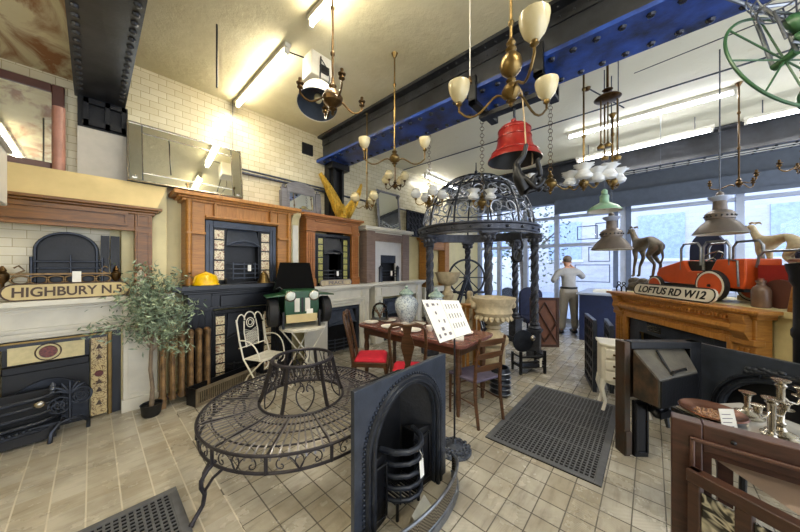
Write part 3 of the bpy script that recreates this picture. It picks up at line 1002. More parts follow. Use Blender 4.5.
t = thing('cream_pilaster', 'cream painted curved pilaster between the two honey and brown pine surrounds', 'pilaster', (2.09, 4.06, 1.181))
MB().prism([(0, 0), (0, 1.0), (-.03, 1.06), (-.07, 1.10), (-.07, 1.14), (.14, 1.14), (.14, 0)], -.06, .06, 'yz').build('shaft', 'cream', t, .006)
MB().box(-.045, .045, -.012, 0, .1, .95).build('panel', 'white_paint', t, .004)
# golden wings
t = thing('gilded_wings', 'pair of golden carved eagle wings on the brown pine surround', 'carving', (2.93, 4.0, 2.34))
for s in (-1, 1):
    b = MB()
    tip = (-.47, .66) if s < 0 else (.40, .66)
    rt = (s * .05, .20)
    md = (s * .16, .40) if s < 0 else (s * .30, .46)
    for k in range(14):
        f = k / 13
        px = (1 - f) ** 2 * tip[0] + 2 * f * (1 - f) * md[0] + f * f * rt[0]
        pz = (1 - f) ** 2 * tip[1] + 2 * f * (1 - f) * md[1] + f * f * rt[1]
        ln = .15 + .33 * math.sin(PI * min(1, f * .75 + .12)) * (1 - .35 * f)
        ex, ez = px * .62, max(.015, pz - ln)
        y = -.012 * (k % 2)
        b.tube([(px, y - .02, pz), ((px + ex) / 2 + s * .015, y - .04, (pz + ez) / 2), (ex, y, ez)], [.036, .056, .010], 6, flat=(1, .4))
    for k in range(16):
        f = k / 15
        px = (1 - f) ** 2 * tip[0] + 2 * f * (1 - f) * md[0] + f * f * rt[0]
        pz = (1 - f) ** 2 * tip[1] + 2 * f * (1 - f) * md[1] + f * f * rt[1]
        b._ball((px * .95, -.05, pz - .02), .034, (.9, .45, 1.3), 8, 5)
        b._ball((px * .9, -.055, pz - .09), .03, (.8, .4, 1.4), 8, 5)
    b.build('wing', 'gold', t)
MB().lathe([(.09, 0), (.1, .03), (.06, .06), (.07, .12), (.05, .2), (.02, .25)], n=16).build('body', 'gold', t)
# small mirrors
t = thing('overmantel_mirror', 'grey painted mirror with an arched pediment next to the golden wings', 'mirror', (2.24, 4.13, 2.36))
t.rotation_euler = (R(-4), 0, 0)
MB().box(-.34, .34, 0, .04, 0, .3).build('frame', 'grey_wood', t)
M2 = MB()
M2.prism([(-.24, .3), (.24, .3), (.24, .38)] + [(.24 * math.cos(PI * i / 12), .38 + .1 * math.sin(PI * i / 12)) for i in range(13)] + [(-.24, .38)], -.01, .04)
M2.build('pediment', 'grey_wood', t)
for s in (-1, 1):
    MB().box(s * .29 - .045, s * .29 + .045, -.03, .0, 0, .33).lathe([(.04, .33), (.05, .345), (.02, .36), (.03, .38), (.0, .41)], (s * .29, 0, 0), 10).build('side_post', 'grey_wood', t)
MB().frame(-.235, .235, .02, .32, .03, -.02, .0).build('moulding', 'grey_wood', t)
MB().box(-.2, .2, -.006, .001, .05, .29).build('glass', 'mirror', t)
t = thing('carved_mirror', 'tall leaning mirror with a carved frame on the pale stone shelf', 'mirror', (4.22, 4.08, 2.27))
t.rotation_euler = (R(-5), 0, 0)
MB().frame(-.34, .34, 0, .82, .05, 0, .035).build('frame', 'grey_wood', t, .01)
MB().box(-.30, .30, .01, .02, .04, .78).build('glass', 'mirror', t)
MB().tube(spiral(-.31, .76, .005, .05, 0, 9, 20, -.01), .01).tube(spiral(.31, .76, .005, .05, PI, PI - 9, 20, -.01), .01).build('scroll', 'grey_wood', t)

# ---- fourth bay
mantel('white_surround', 'white painted surround behind the blue and white jars', 3.68, 5.15, 0, 1.19, 3.98, 4.24, .2, .3, 'white_paint', None, None, 'white', so=.09, st=.05)
insert('fireplace_insert', 'blue-grey iron insert in the white painted surround behind the jars', 4.41, 0, 4.01, .9, .84, 'blue_slate', .07)
t = mantel('oak_surround', 'weathered oak surround with a pale stone shelf beside the brown pine one', 3.48, 4.72, 1.19, 2.27, 4.0, 4.24, .22, .27, 'oak', 'stone_w', 'oak', 'plain', so=.08, st=.06)
MB().box(-.4, .4, -.006, .01, .81, .97).build('frieze_face', 'oak', t)
t = thing('fireplace_insert', 'pale stone slip with a small dark firebox in the weathered oak surround', 'fireplace insert', (4.1, 4.03, 1.19))
MB().frame(-.4, .4, 0, .82, .18, 0, .04, .28, 0).build('slip', mat('pale_slip', 'c9c8c8', .4, 0, .06), t)
MB().box(-.22, .22, .1, .14, 0, .54).box(-.22, -.2, .03, .1, 0, .54).box(.2, .22, .03, .1, 0, .54).build('firebox', 'iron_black', t)
MB().box(-.22, .22, .0, .1, .38, .54).build('hood', 'iron', t)
for s in (-1, 1):
    MB().lathe([(.045, 0), (.035, .03), (.035, .26), (.045, .28), (.01, .33)], (s * .25, -.03, 0), 12).build('andiron', 'blue_slate', t)
b = MB()
for zz in (.1, .16, .22):
    b.rod((-.25, -.03, zz), (.25, -.03, zz), .009)
b.build('grate', 'iron', t)
MB().box(.02, .07, -.05, -.046, .12, .22).build('price_tag', 'paper', t)
mantel('pine_surround', 'honey pine surround farthest along the left wall behind the pavilion', 5.36, 6.4, 1.0, 2.2, 4.02, 4.24, .2, .28, 'pine', 'pine', 'pine', 'plain', so=.07)
tag(MB().box(5.26, 6.5, 3.95, 4.235, 0, 1.0).build('display_plinth', 'white_paint', None, .006), 'white box plinth under the farthest honey pine surround', 'plinth')
# iron masks on the wall between the third and fourth bays
for k, zz in enumerate((1.88, 1.58, 1.32)):
    t = thing('iron_mask', ['round dark iron mask at the top between brown pine and oak surrounds', 'middle dark iron bracket between the brown pine and oak surrounds', 'lowest dark iron mask just above the white shelves'][k], 'wall ornament', (3.395, 4.22, zz))
    MB().ball((0, 0, 0), .06, (.8, .45, 1.1)).ball((0, -.03, 0), .016, (1, 1, 1.6)).build('face', 'iron_old', t)
    MB().ball((-.022, -.022, .02), .012).ball((.022, -.022, .02), .012).build('eye', 'black', t)
    MB().tube([(-.025, -.02, -.03), (0, -.028, -.04), (.025, -.02, -.03)], .005).build('mouth', 'black', t)
# ornate dark panel on the last shelf
t = thing('fretwork_panel', 'dark iron fretwork panel on the shelf left of the pavilion dome', 'iron panel', (5.15, 4.12, 2.2))
b = MB().frame(-.35, .35, 0, .6, .03, 0, .03)
for i in range(5):
    for j in range(4):
        b.ring((-.26 + i * .13, .015, .09 + j * .14), .06, .012, 12, 'y', 5)
b.build('fret', 'iron_black', t)
MB().box(-.33, .33, .02, .03, .02, .58).build('backing', 'slate', t)

# ------------------------------------------------------------------ radiator
t = thing('column_radiator', 'rusty brown cast iron radiator behind the potted olive tree', 'radiator', (.70, 3.86, 0))
for k in range(6):
    x = -.2 + k * .08
    b = MB()
    for y in (-.045, .045):
        b.tube([(x, y, .08), (x, y, .14), (x, y, .70), (x, y, .76)], [.03, .024, .024, .03], 8)
    b.at((x, 0, .76), (0, 0, 0), (1, 1.9, 1)).ball((0, 0, 0), .036).at((x, 0, .10), (0, 0, 0), (1, 1.9, 1)).ball((0, 0, 0), .036).at()
    if k in (0, 5):
        b.box(x - .025, x + .025, -.06, .06, 0, .08)
    b.build('section', 'rust_rad', t)
MB().rod((-.26, 0, .09), (.26, 0, .09), .018).build('pipe', 'iron_old', t)

# ------------------------------------------------------------------ trough in front of the slate surround
t = thing('slatted_fender', 'long low bronze slatted heater grille on the floor behind the round bench', 'fender', (.74, 3.58, 0), math.atan2(.26, .70))
MB().box(0, .74, .0, .015, 0, .03).box(0, .74, 0, .015, .155, .19).box(0, .02, 0, .015, 0, .19).box(.72, .74, 0, .015, 0, .19).build('front_frame', mat('bronze_fender', '8d806c', .4, .5, .25), t)
b = MB()
for k in range(30):
    b.box(.025 + k * .0235, .036 + k * .0235, .002, .013, .03, .155)
b.build('slat', mat('bronze_slat', '83765f', .45, .4, .2), t)
MB().box(0, .74, .15, .165, 0, .19).box(0, .012, .015, .15, 0, .19).box(.728, .74, .015, .15, 0, .19).box(0, .74, .02, .15, 0, .015).build('trough', 'iron_black', t)

# ------------------------------------------------------------------ olive tree
t = thing('potted_olive_tree', 'small olive tree in a black pot between the white surround and radiator', 'potted tree', (.40, 3.74, 0))
MB().lathe([(.062, 0), (.075, .02), (.085, .11), (.09, .12), (.082, .12), (.078, .095)], n=22).build('pot', 'black', t)
MB().lathe([(.0, .085), (.077, .09), (.0, .1)], n=16).build('soil', mat('dark_soil', '3a3026', .9), t)
tr = [(0, 0, .09), (.008, .0, .28), (-.008, .005, .46), (.0, 0, .72)]
b = MB().tube(tr, [.022, .018, .017, .014], 8)
rr = random.Random(11)
tips = []
for k in range(30):
    a = k * 2.4
    ln = rr.uniform(.24, .42)
    el = rr.uniform(-.2, 1.45)
    p0 = Vector((0, 0, .64 + .014 * k))
    p2 = p0 + Vector((math.cos(a) * math.cos(el), .55 * math.sin(a) * math.cos(el) - .05, 1.15 * math.sin(el))) * ln
    p1 = (p0 + p2) / 2 + Vector((rr.gauss(0, .02), rr.gauss(0, .02), .04))
    b.tube([p0, p1, p2], [.008, .005, .003], 5)
    tips += [(p1, p2)]
b.build('trunk', 'bark', t)
b = MB()
for i in range(2700):
    p1, p2 = rr.choice(tips)
    q = p1.lerp(p2, rr.uniform(-.1, 1.12)) + Vector((rr.gauss(0, .055), rr.gauss(0, .04), rr.gauss(0, .055)))
    d = Vector((rr.gauss(0, 1), rr.gauss(0, 1), rr.gauss(.15, .8))).normalized() * rr.uniform(.02, .042)
    e = d.cross(Vector((rr.gauss(0, 1), rr.gauss(0, 1), rr.gauss(0, 1)))).normalized() * .0085
    up = d.cross(e).normalized() * .002
    b.f([b.v(q - d), b.v(q + e - up), b.v(q + d), b.v(q - e - up)])
b.build('foliage', mat('olive_leaves', '9aa88c', .5, 0, .35, 22, c2='324932'), t, smooth=False)

# ================================================================== FLOOR MATS
def ring_mat(name, label, x0, x1, y0, y1, nx, ny):
    t = thing(name, label, 'floor mat', ((x0 + x1) / 2, (y0 + y1) / 2, .001))
    w, d = (x1 - x0) / 2, (y1 - y0) / 2
    MB().box(-w, w, -d, d, 0, .006).build('base', mat('mat_gap', '0d0d0e', .9, spec=.2), t)
    MB().box(-w, w, -d, -d + .045, .006, .013).box(-w, w, d - .045, d, .006, .013).box(-w, -w + .045, -d + .045, d - .045, .006, .013).box(w - .045, w, -d + .045, d - .045, .006, .013).build('border', 'rubber', t, .005)
    b = MB()
    sx, sy = (2 * w - .09) / nx, (2 * d - .09) / ny
    for i in range(nx + 1):
        b.box(-w + .045 + i * sx - .0065, -w + .045 + i * sx + .0048, -d + .045, d - .045, .006, .0105)
    for j in range(ny + 1):
        off = 0
        b.box(-w + .045, w - .045, -d + .045 + j * sy - .0048, -d + .045 + j * sy + .0048, .006, .011)
    for k in range(1, 4):
        b.box(-w + .045 + (2 * w - .09) * k / 4 - .011, -w + .045 + (2 * w - .09) * k / 4 + .011, -d + .045, d - .045, .006, .0115) if nx > 30 else None
    b.build('lattice', 'rubber', t, smooth=False)
ring_mat('rubber_mat', 'large grey rubber lattice mat on the tiled aisle', 2.31, 3.76, .25, 1.08, 40, 23)
ring_mat('rubber_mat', 'rubber ring mat cut by the bottom edge in front of the round bench', -.55, .38, 1.55, 2.39, 26, 23)

# ================================================================== ROUND TREE BENCH
t = thing('tree_bench', 'dark wrought iron circular tree bench in the middle of the floor', 'bench', (1.19, 2.18, 0), R(195))
RO, RI, ZS = .72, .33, .40
b = MB()
for k in range(90):
    a = 2 * PI * k / 90
    ca, sa = math.cos(a), math.sin(a)
    pts = [(.325 * ca, .325 * sa, ZS + .012), (.45 * ca, .45 * sa, ZS + .004), (.58 * ca, .58 * sa, ZS + .006), (.67 * ca, .67 * sa, ZS + .012), (.715 * ca, .715 * sa, ZS - .004), (.73 * ca, .73 * sa, ZS - .035)]
    b.tube(pts, .0060, 4, flat=(1.3, .45))
b.build('seat_slats', 'slat', t)
b = MB()
for r in (.40, .50, .64):
    b.ring((0, 0, ZS - .004), r, .006, 64, 'z', 5)
for k in range(12):
    a = 2 * PI * k / 12
    b.tube([(.325 * math.cos(a), .325 * math.sin(a), ZS), (.5 * math.cos(a), .5 * math.sin(a), ZS - .006), (.725 * math.cos(a), .725 * math.sin(a), ZS - .012)], .008, 6)
b.build('seat_frame', 'wire', t)
b = MB()
b.ring((0, 0, ZS - .005), .728, .010, 72, 'z', 8).ring((0, 0, ZS - .115), .715, .010, 72, 'z', 8)
for k in range(12):
    a = 2 * PI * k / 12
    b.rod((.724 * math.cos(a), .724 * math.sin(a), ZS - .115), (.724 * math.cos(a), .724 * math.sin(a), ZS), .011)
b.build('rim', 'wire', t)
def on_rim(pts, r):
    return [(r * math.cos(p[0] / r), r * math.sin(p[0] / r), p[2]) for p in pts]
for k in range(12):
    b = MB()
    c0 = (k + .5) * 2 * PI / 12 * .722
    for s in (-1, 1):
        p = bez((0, 0, -.105), (.03, 0, -.04), (.06, 0, -.008), (.098, 0, -.018), 8) + bez((.098, 0, -.018), (.14, 0, -.03), (.14, 0, -.085), (.105, 0, -.088), 8)[1:] + bez((.105, 0, -.088), (.085, 0, -.09), (.085, 0, -.06), (.105, 0, -.06), 5)[1:]
        b.tube(on_rim([(c0 + s * q[0], 0, ZS + q[2]) for q in p], .722), .0040, 5)
        p = bez((0, 0, -.105), (.035, 0, -.07), (.03, 0, -.03), (0, 0, -.012), 8)
        b.tube(on_rim([(c0 + s * q[0], 0, ZS + q[2]) for q in p], .722), .0042, 5)
    b.build('apron_scroll', 'wire', t)
# legs: doubled cabriole bars
for k in range(4):
    a = k * PI / 2
    u = Vector((math.cos(a), math.sin(a), 0)); s_ = Vector((-math.sin(a), math.cos(a), 0))
    def lp(r, z, o=0):
        return u * r + s_ * o + Vector((0, 0, z))
    b = MB()
    b.tube([lp(.70, ZS - .1), lp(.75, ZS - .13), lp(.785, ZS - .17), lp(.785, ZS - .21), lp(.765, ZS - .26), lp(.775, .08), lp(.82, .03), lp(.835, .012)], .0125, 8)
    b.tube([lp(.71, ZS - .115, .09), lp(.745, ZS - .16, .05), lp(.765, ZS - .23, .01), lp(.768, .13, 0)], .009, 6)
    b.tube([lp(.71, ZS - .115, -.05), lp(.755, ZS - .15, -.03), lp(.775, ZS - .19, -.005)], .009, 6)
    b.ball(tuple(lp(.835, .012)), .016)
    b.build('leg', 'wire', t)
# crown-shaped backrest
b = MB()
b.ring((0, 0, ZS + .012), .33, .012, 56, 'z', 8).ring((0, 0, ZS + .335), .236, .013, 48, 'z', 8)
def cr(a, z):
    f = z / .335
    r = .33 + (.236 - .33) * (f ** .8)
    return (r * math.cos(a), r * math.sin(a), ZS + .012 + z * .965)
for k in range(6):
    a = 2 * PI * k / 6 + .35
    b.tube([cr(a, .335 * i / 6) for i in range(7)], .015, 6, flat=(1.2, .6))
b.build('backrest', 'wire', t)
for k in range(6):
    b = MB()
    a0 = 2 * PI * (k + .5) / 6 + .35
    for s in (-1, 1):
        p = bez((0, .02), (.16, .06), (.26, .15), (.10, .195), 9) + bez((.10, .195), (.02, .21), (.0, .16), (.06, .15), 6)[1:]
        b.tube([cr(a0 + s * q[0] * 1.25, q[1]) for q in p], .0055, 5)
        for j in (1, 2):
            b.tube([cr(a0 + s * .13 * j, .20), cr(a0 + s * .17 * j, .335)], .0032, 4)
        b.tube([cr(a0 + s * .05, .2), cr(a0 + s * .2, .25), cr(a0 + s * .07, .33)], .0034, 4)
    b.build('back_scroll', 'wire', t)

# ================================================================== ARCHED INSERT IN FRONT
t = thing('arched_insert', 'nearest blue-black arched cast iron fireplace insert standing in front of the bench', 'fireplace insert', (1.305, 1.11, 0))
W_, H_ = .84, .866
MB().archplate(.84, H_, .48, .285, 0, .03).build('face_plate', 'blue_slate', t, .003)
MB().at((0.0, 0, 0)).archline(.335, .475, -.006, .018, 0).archline(.30, .49, -.014, .016, 0).build('arch_moulding', 'iron', t)
b = MB()
for i in range(46):
    a = PI * i / 45
    b._ball((.362 * math.cos(a), -.004, .475 + .362 * math.sin(a)), .0085, (1, 1, 1), 8, 4)
for s in (-1, 1):
    for k in range(17):
        b._ball((s * .362, -.004, .02 + k * .027), .0085, (1, 1, 1), 8, 4)
b.build('beading', 'iron', t)
o = MB()
for (p, q) in (((-.29, .03), (-.13, .19)), ((-.13, .19), (.13, .19)), ((.13, .19), (.29, .03))):
    d = Vector((q[0] - p[0], q[1] - p[1], 0)).normalized(); nrm = Vector((-d.y, d.x, 0)) * .015
    o.hexa([(p[0], p[1], 0), (q[0], q[1], 0), (q[0] + nrm.x, q[1] + nrm.y, 0), (p[0] + nrm.x, p[1] + nrm.y, 0)], [(p[0], p[1], .78), (q[0], q[1], .78), (q[0] + nrm.x, q[1] + nrm.y, .78), (p[0] + nrm.x, p[1] + nrm.y, .78)])
o.build('firebox', 'iron_black', t)
for s in (-1, 1):
    MB().hexa([(s * .285, .035, 0), (s * .13, .06, 0), (s * .13, .17, 0), (s * .285, .06, 0)], [(s * .285, .035, .40), (s * .13, .06, .40), (s * .13, .17, .40), (s * .285, .06, .40)]).frame(*((.15, .27) if s > 0 else (-.27, -.15)), .05, .36, .012, .028, .04).build('hob', 'iron_black', t, .004)
b = MB()
for k, zz in enumerate((.13, .20, .27, .34, .41)):
    b.tube([(-.15, .09, zz), (-.12, .0, zz), (-.06, -.055, zz), (0, -.07, zz), (.06, -.055, zz), (.12, .0, zz), (.15, .09, zz)], .014 if k < 4 else .018, 8)
for x in (-.1, -.05, .05, .1):
    b.rod((x, -.065 + 4 * x * x, .12), (x, -.065 + 4 * x * x, .20), .006)
b.build('grate', 'iron', t)
b = MB()
for k in range(11):
    x = -.11 + k * .022
    b.rod((x, -.055 + 5 * x * x, .10), (x, .16, .10), .006, n=5)
for x in (-.1, .1):
    b.rod((x, .0, 0), (x, .0, .11), .01)
b.build('grate_floor', 'iron_black', t)
MB().hexa([(-.07, -.17, .005), (.10, -.13, .005), (.10, -.05, .055), (-.07, -.09, .055)], [(-.07, -.165, .012), (.10, -.125, .012), (.10, -.045, .062), (-.07, -.085, .062)]).build('ash_cover', mat('pale_marble_scrap', 'b9bcb8', .5), t)
tg = MB().at((.02, -.09, .29), (R(-4), 0, R(6))).box(-.021, .021, 0, .002, -.05, .05)
tg.build('price_tag', 'paper', t)
MB().tube([(.0, -.085, .41), (.02, -.092, .37), (.02, -.09, .335)], .0015, 4).build('string', 'paper', t)
# curved fender
t = thing('curved_fender', 'low bowed steel and mesh fender on the tiles in front of the arched insert', 'fender', (1.30, 1.06, 0))
arc = [(.43 * math.cos(PI + PI * i / 24), .155 * math.sin(PI + PI * i / 24)) for i in range(25)]
b = MB()
b.tube([(x, y, .155) for x, y in arc], .010, 8).tube([(x * .98, y * .96 - .0, .04) for x, y in arc], .010, 8)
b.build('rail', 'steel', t)
b = MB()
o1 = [b.v((x, y, .15)) for x, y in arc]; o2 = [b.v((x, y, .04)) for x, y in arc]
i1 = [b.v((x * .99, y * .97, .15)) for x, y in arc]; i2 = [b.v((x * .99, y * .97, .04)) for x, y in arc]
for k in range(24):
    b.f([o1[k], o1[k + 1], o2[k + 1], o2[k]]); b.f([i1[k], i2[k], i2[k + 1], i1[k + 1]])
    b.f([o1[k], i1[k], i1[k + 1], o1[k + 1]]); b.f([o2[k], o2[k + 1], i2[k + 1], i2[k]])
t2 = NT('pierced_steel').set(.35, .7, .5)
t2.col(t2.ramp(t2.new('TexChecker').outputs['Fac'], [(0, '3a3428'), (1, '8c8476')]))
ck = [n for n in t2.n if n.bl_idname == 'ShaderNodeTexChecker'][0]
ck.inputs['Scale'].default_value = 110
t2.l.new(t2.obj(), ck.inputs['Vector'])
b.build('pierced_band', t2.m, t)
b = MB()
b.hexa([(x * 1.03, y * 1.1, 0) for x, y in arc[::2]] + [(x * .96, y * .88, 0) for x, y in arc[::-2]], [(x * 1.02, y * 1.06, .035) for x, y in arc[::2]] + [(x * .97, y * .9, .035) for x, y in arc[::-2]])
b.build('base', 'steel', t)

# ================================================================== DISPLAY STAND
t = thing('display_stand', 'cast iron based stand holding an open catalogue board in front of the table', 'display stand', (1.98, 1.19, 0))
b = MB().lathe([(.135, 0), (.135, .012), (.12, .022), (.05, .05), (.018, .06), (.016, .09), (.01, .1)], n=28)
for k in range(14):
    a = 2 * PI * k / 14
    b.ring((.085 * math.cos(a), .085 * math.sin(a), .042), .02, .006, 10, 'z', 5)
    b.ring((.118 * math.cos(a + .2), .118 * math.sin(a + .2), .028), .015, .005, 10, 'z', 5)
b.build('base', 'iron_grey', t)
MB().rod((0, 0, .1), (0, 0, .93), .008).build('pole', 'iron_black', t)
TL, TR, BR, BL = [Vector(p) - Vector((1.98, 1.19, 0)) for p in ((1.740,1.350,1.240), (1.960,1.140,1.230), (1.9576, 1.0214, .9893), (1.750,1.180,0.920))]
nb = (TR - TL).cross(BL - TL).normalized()
if nb.dot(Vector((-1.98, -1.19, .5))) < 0:
    nb = -nb
bd = MB().hexa([TL, TR, BR, BL], [p - nb * .01 for p in (TL, TR, BR, BL)]).build('board', 'iron_black', t)
def bq(u, v):
    return (TL * (1 - u) + TR * u) * (1 - v) + (BL * (1 - u) + BR * u) * v
MB().hexa([bq(.01, .01) + nb * .001, bq(.495, .01) + nb * .001, bq(.495, .99) + nb * .001, bq(.01, .99) + nb * .001], [bq(.01, .01) + nb * .004, bq(.495, .01) + nb * .007, bq(.495, .99) + nb * .007, bq(.01, .99) + nb * .004]).build('page', 'paper', bd)
MB().hexa([bq(.505, .01) + nb * .001, bq(.99, .01) + nb * .001, bq(.99, .99) + nb * .001, bq(.505, .99) + nb * .001], [bq(.505, .01) + nb * .007, bq(.99, .01) + nb * .004, bq(.99, .99) + nb * .004, bq(.505, .99) + nb * .007]).build('page', 'paper', bd)
rr = random.Random(5)
def pic(u0, u1, v0, v1):
    lo = [bq(u0, v0), bq(u1, v0), bq(u1, v1), bq(u0, v1)]
    MB().hexa([p + nb * .0072 for p in lo], [p + nb * .0082 for p in lo]).build('picture', 'ink', bd)
for u0 in (.07, .22, .36):
    for v0 in (.1, .3, .5, .68, .82):
        if rr.random() < .7:
            pic(u0, u0 + rr.uniform(.03, .08), v0, v0 + rr.uniform(.05, .09))
for v0 in (.12, .38, .64):
    for k in range(5):
        pic(.57 + k * .075, .59 + k * .075, v0, v0 + .13)

# ================================================================== TABLE AND CHAIRS
t = thing('dining_table', 'long reddish mahogany dining table laid with white plates', 'table', (2.72, 2.12, 0))
tw, tl = .36, .80
pts = []
for sx, sy, a0 in ((1, 1, 0), (-1, 1, 90), (-1, -1, 180), (1, -1, 270)):
    for k in range(5):
        a = R(a0 + 22.5 * k)
        pts.append((sx * (tw - .08) + .08 * math.cos(a), sy * (tl - .08) + .08 * math.sin(a)))
b = MB().prism(pts, .715, .74, 'xy')
b.prism([(p[0] * .985, p[1] * .99) for p in pts], .70, .715, 'xy')
b.build('tabletop', 'redwood', t, .004)
MB().box(-.3, -.28, -.72, .72, .61, .70).box(.28, .3, -.72, .72, .61, .70).box(-.28, .28, -.72, -.70, .61, .70).box(-.28, .28, .70, .72, .61, .70).build('apron', 'mahogany', t, .003)
for sx in (-1, 1):
    for sy in (-1, 1):
        MB().lathe([(.016, 0), (.022, .03), (.02, .05), (.03, .16), (.022, .3), (.036, .45), (.026, .52), (.034, .56), (.034, .70)], (sx * .27, sy * .69, 0), 14).build('leg', 'mahogany', t)

def cabriole_chair(name, label, loc, face, seat_m, back='vase'):
    t = thing(name, label, 'chair', loc, math.atan2(-face[0], face[1]))
    w, d, zs, hb = .21, .20, .43, .97
    MB().hexa([(-w + .03, -d, zs - .05), (w - .03, -d, zs - .05), (w, d, zs - .05), (-w, d, zs - .05)], [(-w + .03, -d, zs), (w - .03, -d, zs), (w, d, zs), (-w, d, zs)]).build('seat_frame', 'mahogany', t, .004)
    b = MB()
    b.hexa([(-w + .04, -d + .015, zs), (w - .04, -d + .015, zs), (w - .012, d - .012, zs), (-w + .012, d - .012, zs)], [(-w + .07, -d + .05, zs + .045), (w - .07, -d + .05, zs + .045), (w - .05, d - .05, zs + .045), (-w + .05, d - .05, zs + .045)])
    b.build('seat', seat_m, t, .015)
    for s in (-1, 1):
        MB().tube([(s * (w - .02), d - .03, zs - .02), (s * (w + .0), d - .01, zs - .12), (s * (w - .025), d - .03, .12), (s * (w - .01), d - .005, 0.012)], [.026, .024, .014, .018], 8).build('leg', 'mahogany', t)
        MB().tube([(s * (w - .05), -d + .01, zs - .02), (s * (w - .05), -d - .02, .2), (s * (w - .045), -d - .06, .01)], [.018, .016, .015], 8).build('leg', 'mahogany', t)
    b = MB()
    for s in (-1, 1):
        b.tube([(s * (w - .045), -d + .01, zs - .03), (s * (w - .05), -d - .02, zs + .18), (s * (w - .035), -d - .06, zs + .36), (s * (w - .045), -d - .09, hb - .05), (s * (w - .08), -d - .10, hb - .005)], [.017, .016, .015, .015, .014], 8)
    b.tube([(-(w - .06), -d - .095, hb - .02), (-.08, -d - .105, hb), (0, -d - .105, hb - .012), (.08, -d - .105, hb), (w - .06, -d - .095, hb - .02)], [.017, .02, .022, .02, .017], 8)
    b.build('back_frame', 'mahogany', t)
    pts = [(.035, zs + .0), (.045, zs + .07), (.025, zs + .14), (.04, zs + .22), (.065, zs + .32), (.05, zs + .40), (.03, zs + .44), (.05, zs + .53)]
    pts = pts + [(-x, z) for x, z in pts[::-1]]
    o = MB()
    lo = [(x, -d - .005 - .10 * (z - zs) / .53, z) for x, z in pts]
    hi = [(x, -d + .008 - .10 * (z - zs) / .53, z) for x, z in pts]
    o.hexa(lo, hi)
    o.build('splat', 'mahogany', t)
    return t
cabriole_chair('dining_chair', 'mahogany dining chair with bright red seat seen sideways by the table end', (2.20, 2.44, 0), (.67, -.74), 'red_fabric')
cabriole_chair('dining_chair', 'vase-backed mahogany chair seen from behind between red seat and catalogue stand', (2.19, 1.84, 0), (.82, .57), 'red_fabric')

t = thing('ladderback_chair', 'ladder-back wooden chair with slate-blue seat at the near table end', 'chair', (2.60, 1.33, 0), math.atan2(-.32, .95))
w, d, zs = .165, .17, .42
MB().hexa([(-w, -d, zs - .02), (w, -d, zs - .02), (w + .035, d, zs - .02), (-w - .035, d, zs - .02)], [(-w, -d, zs + .005), (w, -d, zs + .005), (w + .035, d, zs + .005), (-w - .035, d, zs + .005)]).build('seat', 'blue_fabric', t, .008)
for s in (-1, 1):
    MB().tube([(s * (w + .012), d - .01, zs + .0), (s * (w + .015), d - .005, .0)], [.017, .013], 8).build('leg', 'mahogany', t)
    MB().tube([(s * w, -d - .05, 0), (s * w, -d - .01, .25), (s * w, -d - .005, zs), (s * w, -d - .02, .62), (s * w, -d - .07, .84)], [.016, .018, .018, .016, .014], 8).build('leg', 'mahogany', t)
    MB().rod((s * w, -d - .03, .2), (s * (w + .012), d, .2), .008).build('stretcher', 'mahogany', t)
MB().rod((-w, d - .01, .16), (w, d - .01, .16), .009).rod((-w, d - .01, .28), (w, d - .01, .28), .009).build('stretcher', 'mahogany', t)
for zz, yy in ((.54, -.185), (.66, -.20), (.79, -.23)):
    MB().hexa([(-w, yy - .008, zz - .025), (0, yy - .03, zz - .025), (w, yy - .008, zz - .025), (w, yy + .006, zz - .025), (0, yy - .016, zz - .025), (-w, yy + .006, zz - .025)], [(-w, yy - .012, zz + .02), (0, yy - .034, zz + .035), (w, yy - .012, zz + .02), (w, yy + .002, zz + .02), (0, yy - .02, zz + .035), (-w, yy + .002, zz + .02)]).build('slat', 'mahogany', t)

# crockery on the table
ZT = .741
def plate(label, x, y, r):
    t = MB().lathe([(.0, .0), (r * .55, .0), (r * .62, .006), (r, .016), (r, .02), (r * .62, .01), (.0, .006)], n=28, cap=False).build('plate', 'china', None, loc=(x, y, ZT))
    return tag(t, label, 'plate', 'white plates on the dining table')
plate('white plate at the corner of the table nearest the red-seated chair', 2.52, 2.80, .10)
plate('white plate in front of the glass dome', 2.76, 2.72, .11)
plate('white plate behind the vase-backed chair at its left side', 2.5, 2.42, .12)
plate('white plate below the larger blue and white jar', 2.86, 2.26, .10)
plate('white plate seen through the top of the vase-backed chair', 2.52, 2.1, .12)
plate('large white plate at the near table end beside the catalogue board', 2.82, 1.60, .13)
def cup(label, x, y):
    t = thing('teacup', label, 'cup', (x, y, ZT), random.uniform(0, 6), 'white cups on the dining table')
    MB().lathe([(.022, 0), (.024, .008), (.04, .03), (.045, .065), (.042, .065), (.036, .03), (.0, .012)], n=18, cap=False).build('bowl', 'china', t)
    MB().tube([(.042, 0, .055), (.065, 0, .05), (.062, 0, .025), (.036, 0, .02)], .005).build('cup_handle', 'china', t)
cup('white cup standing left on the table beside the tall splat', 2.60, 2.26)
cup('white cup between the splat and the catalogue board', 2.66, 1.93)
tag(MB().lathe([(.035, 0), (.035, .07), (.03, .07), (.03, .01)], n=18).build('mug', 'china', None, loc=(2.58, 1.72, ZT)), 'straight white mug next to the catalogue board', 'mug')
tg = MB().box(-.09, .09, -.06, .06, 0, .012).build('booklet', 'paper', None, loc=(2.60, 1.52, ZT))
tg.rotation_euler = (0, 0, .5)
tag(tg, 'thin white booklet lying at the near end of the table', 'booklet')
t = thing('glass_dome', 'glass display dome with dried brown twigs at the far table end', 'cloche', (2.74, 2.86, ZT))
MB().lathe([(.13, 0), (.13, .02), (.0, .02)], n=24).build('base', 'mahogany', t)
MB().lathe([(.115, .02), (.115, .12), (.1, .19), (.06, .235), (.012, .25), (.015, .27), (.0, .28)], n=24, cap=False).build('dome', 'clear', t)
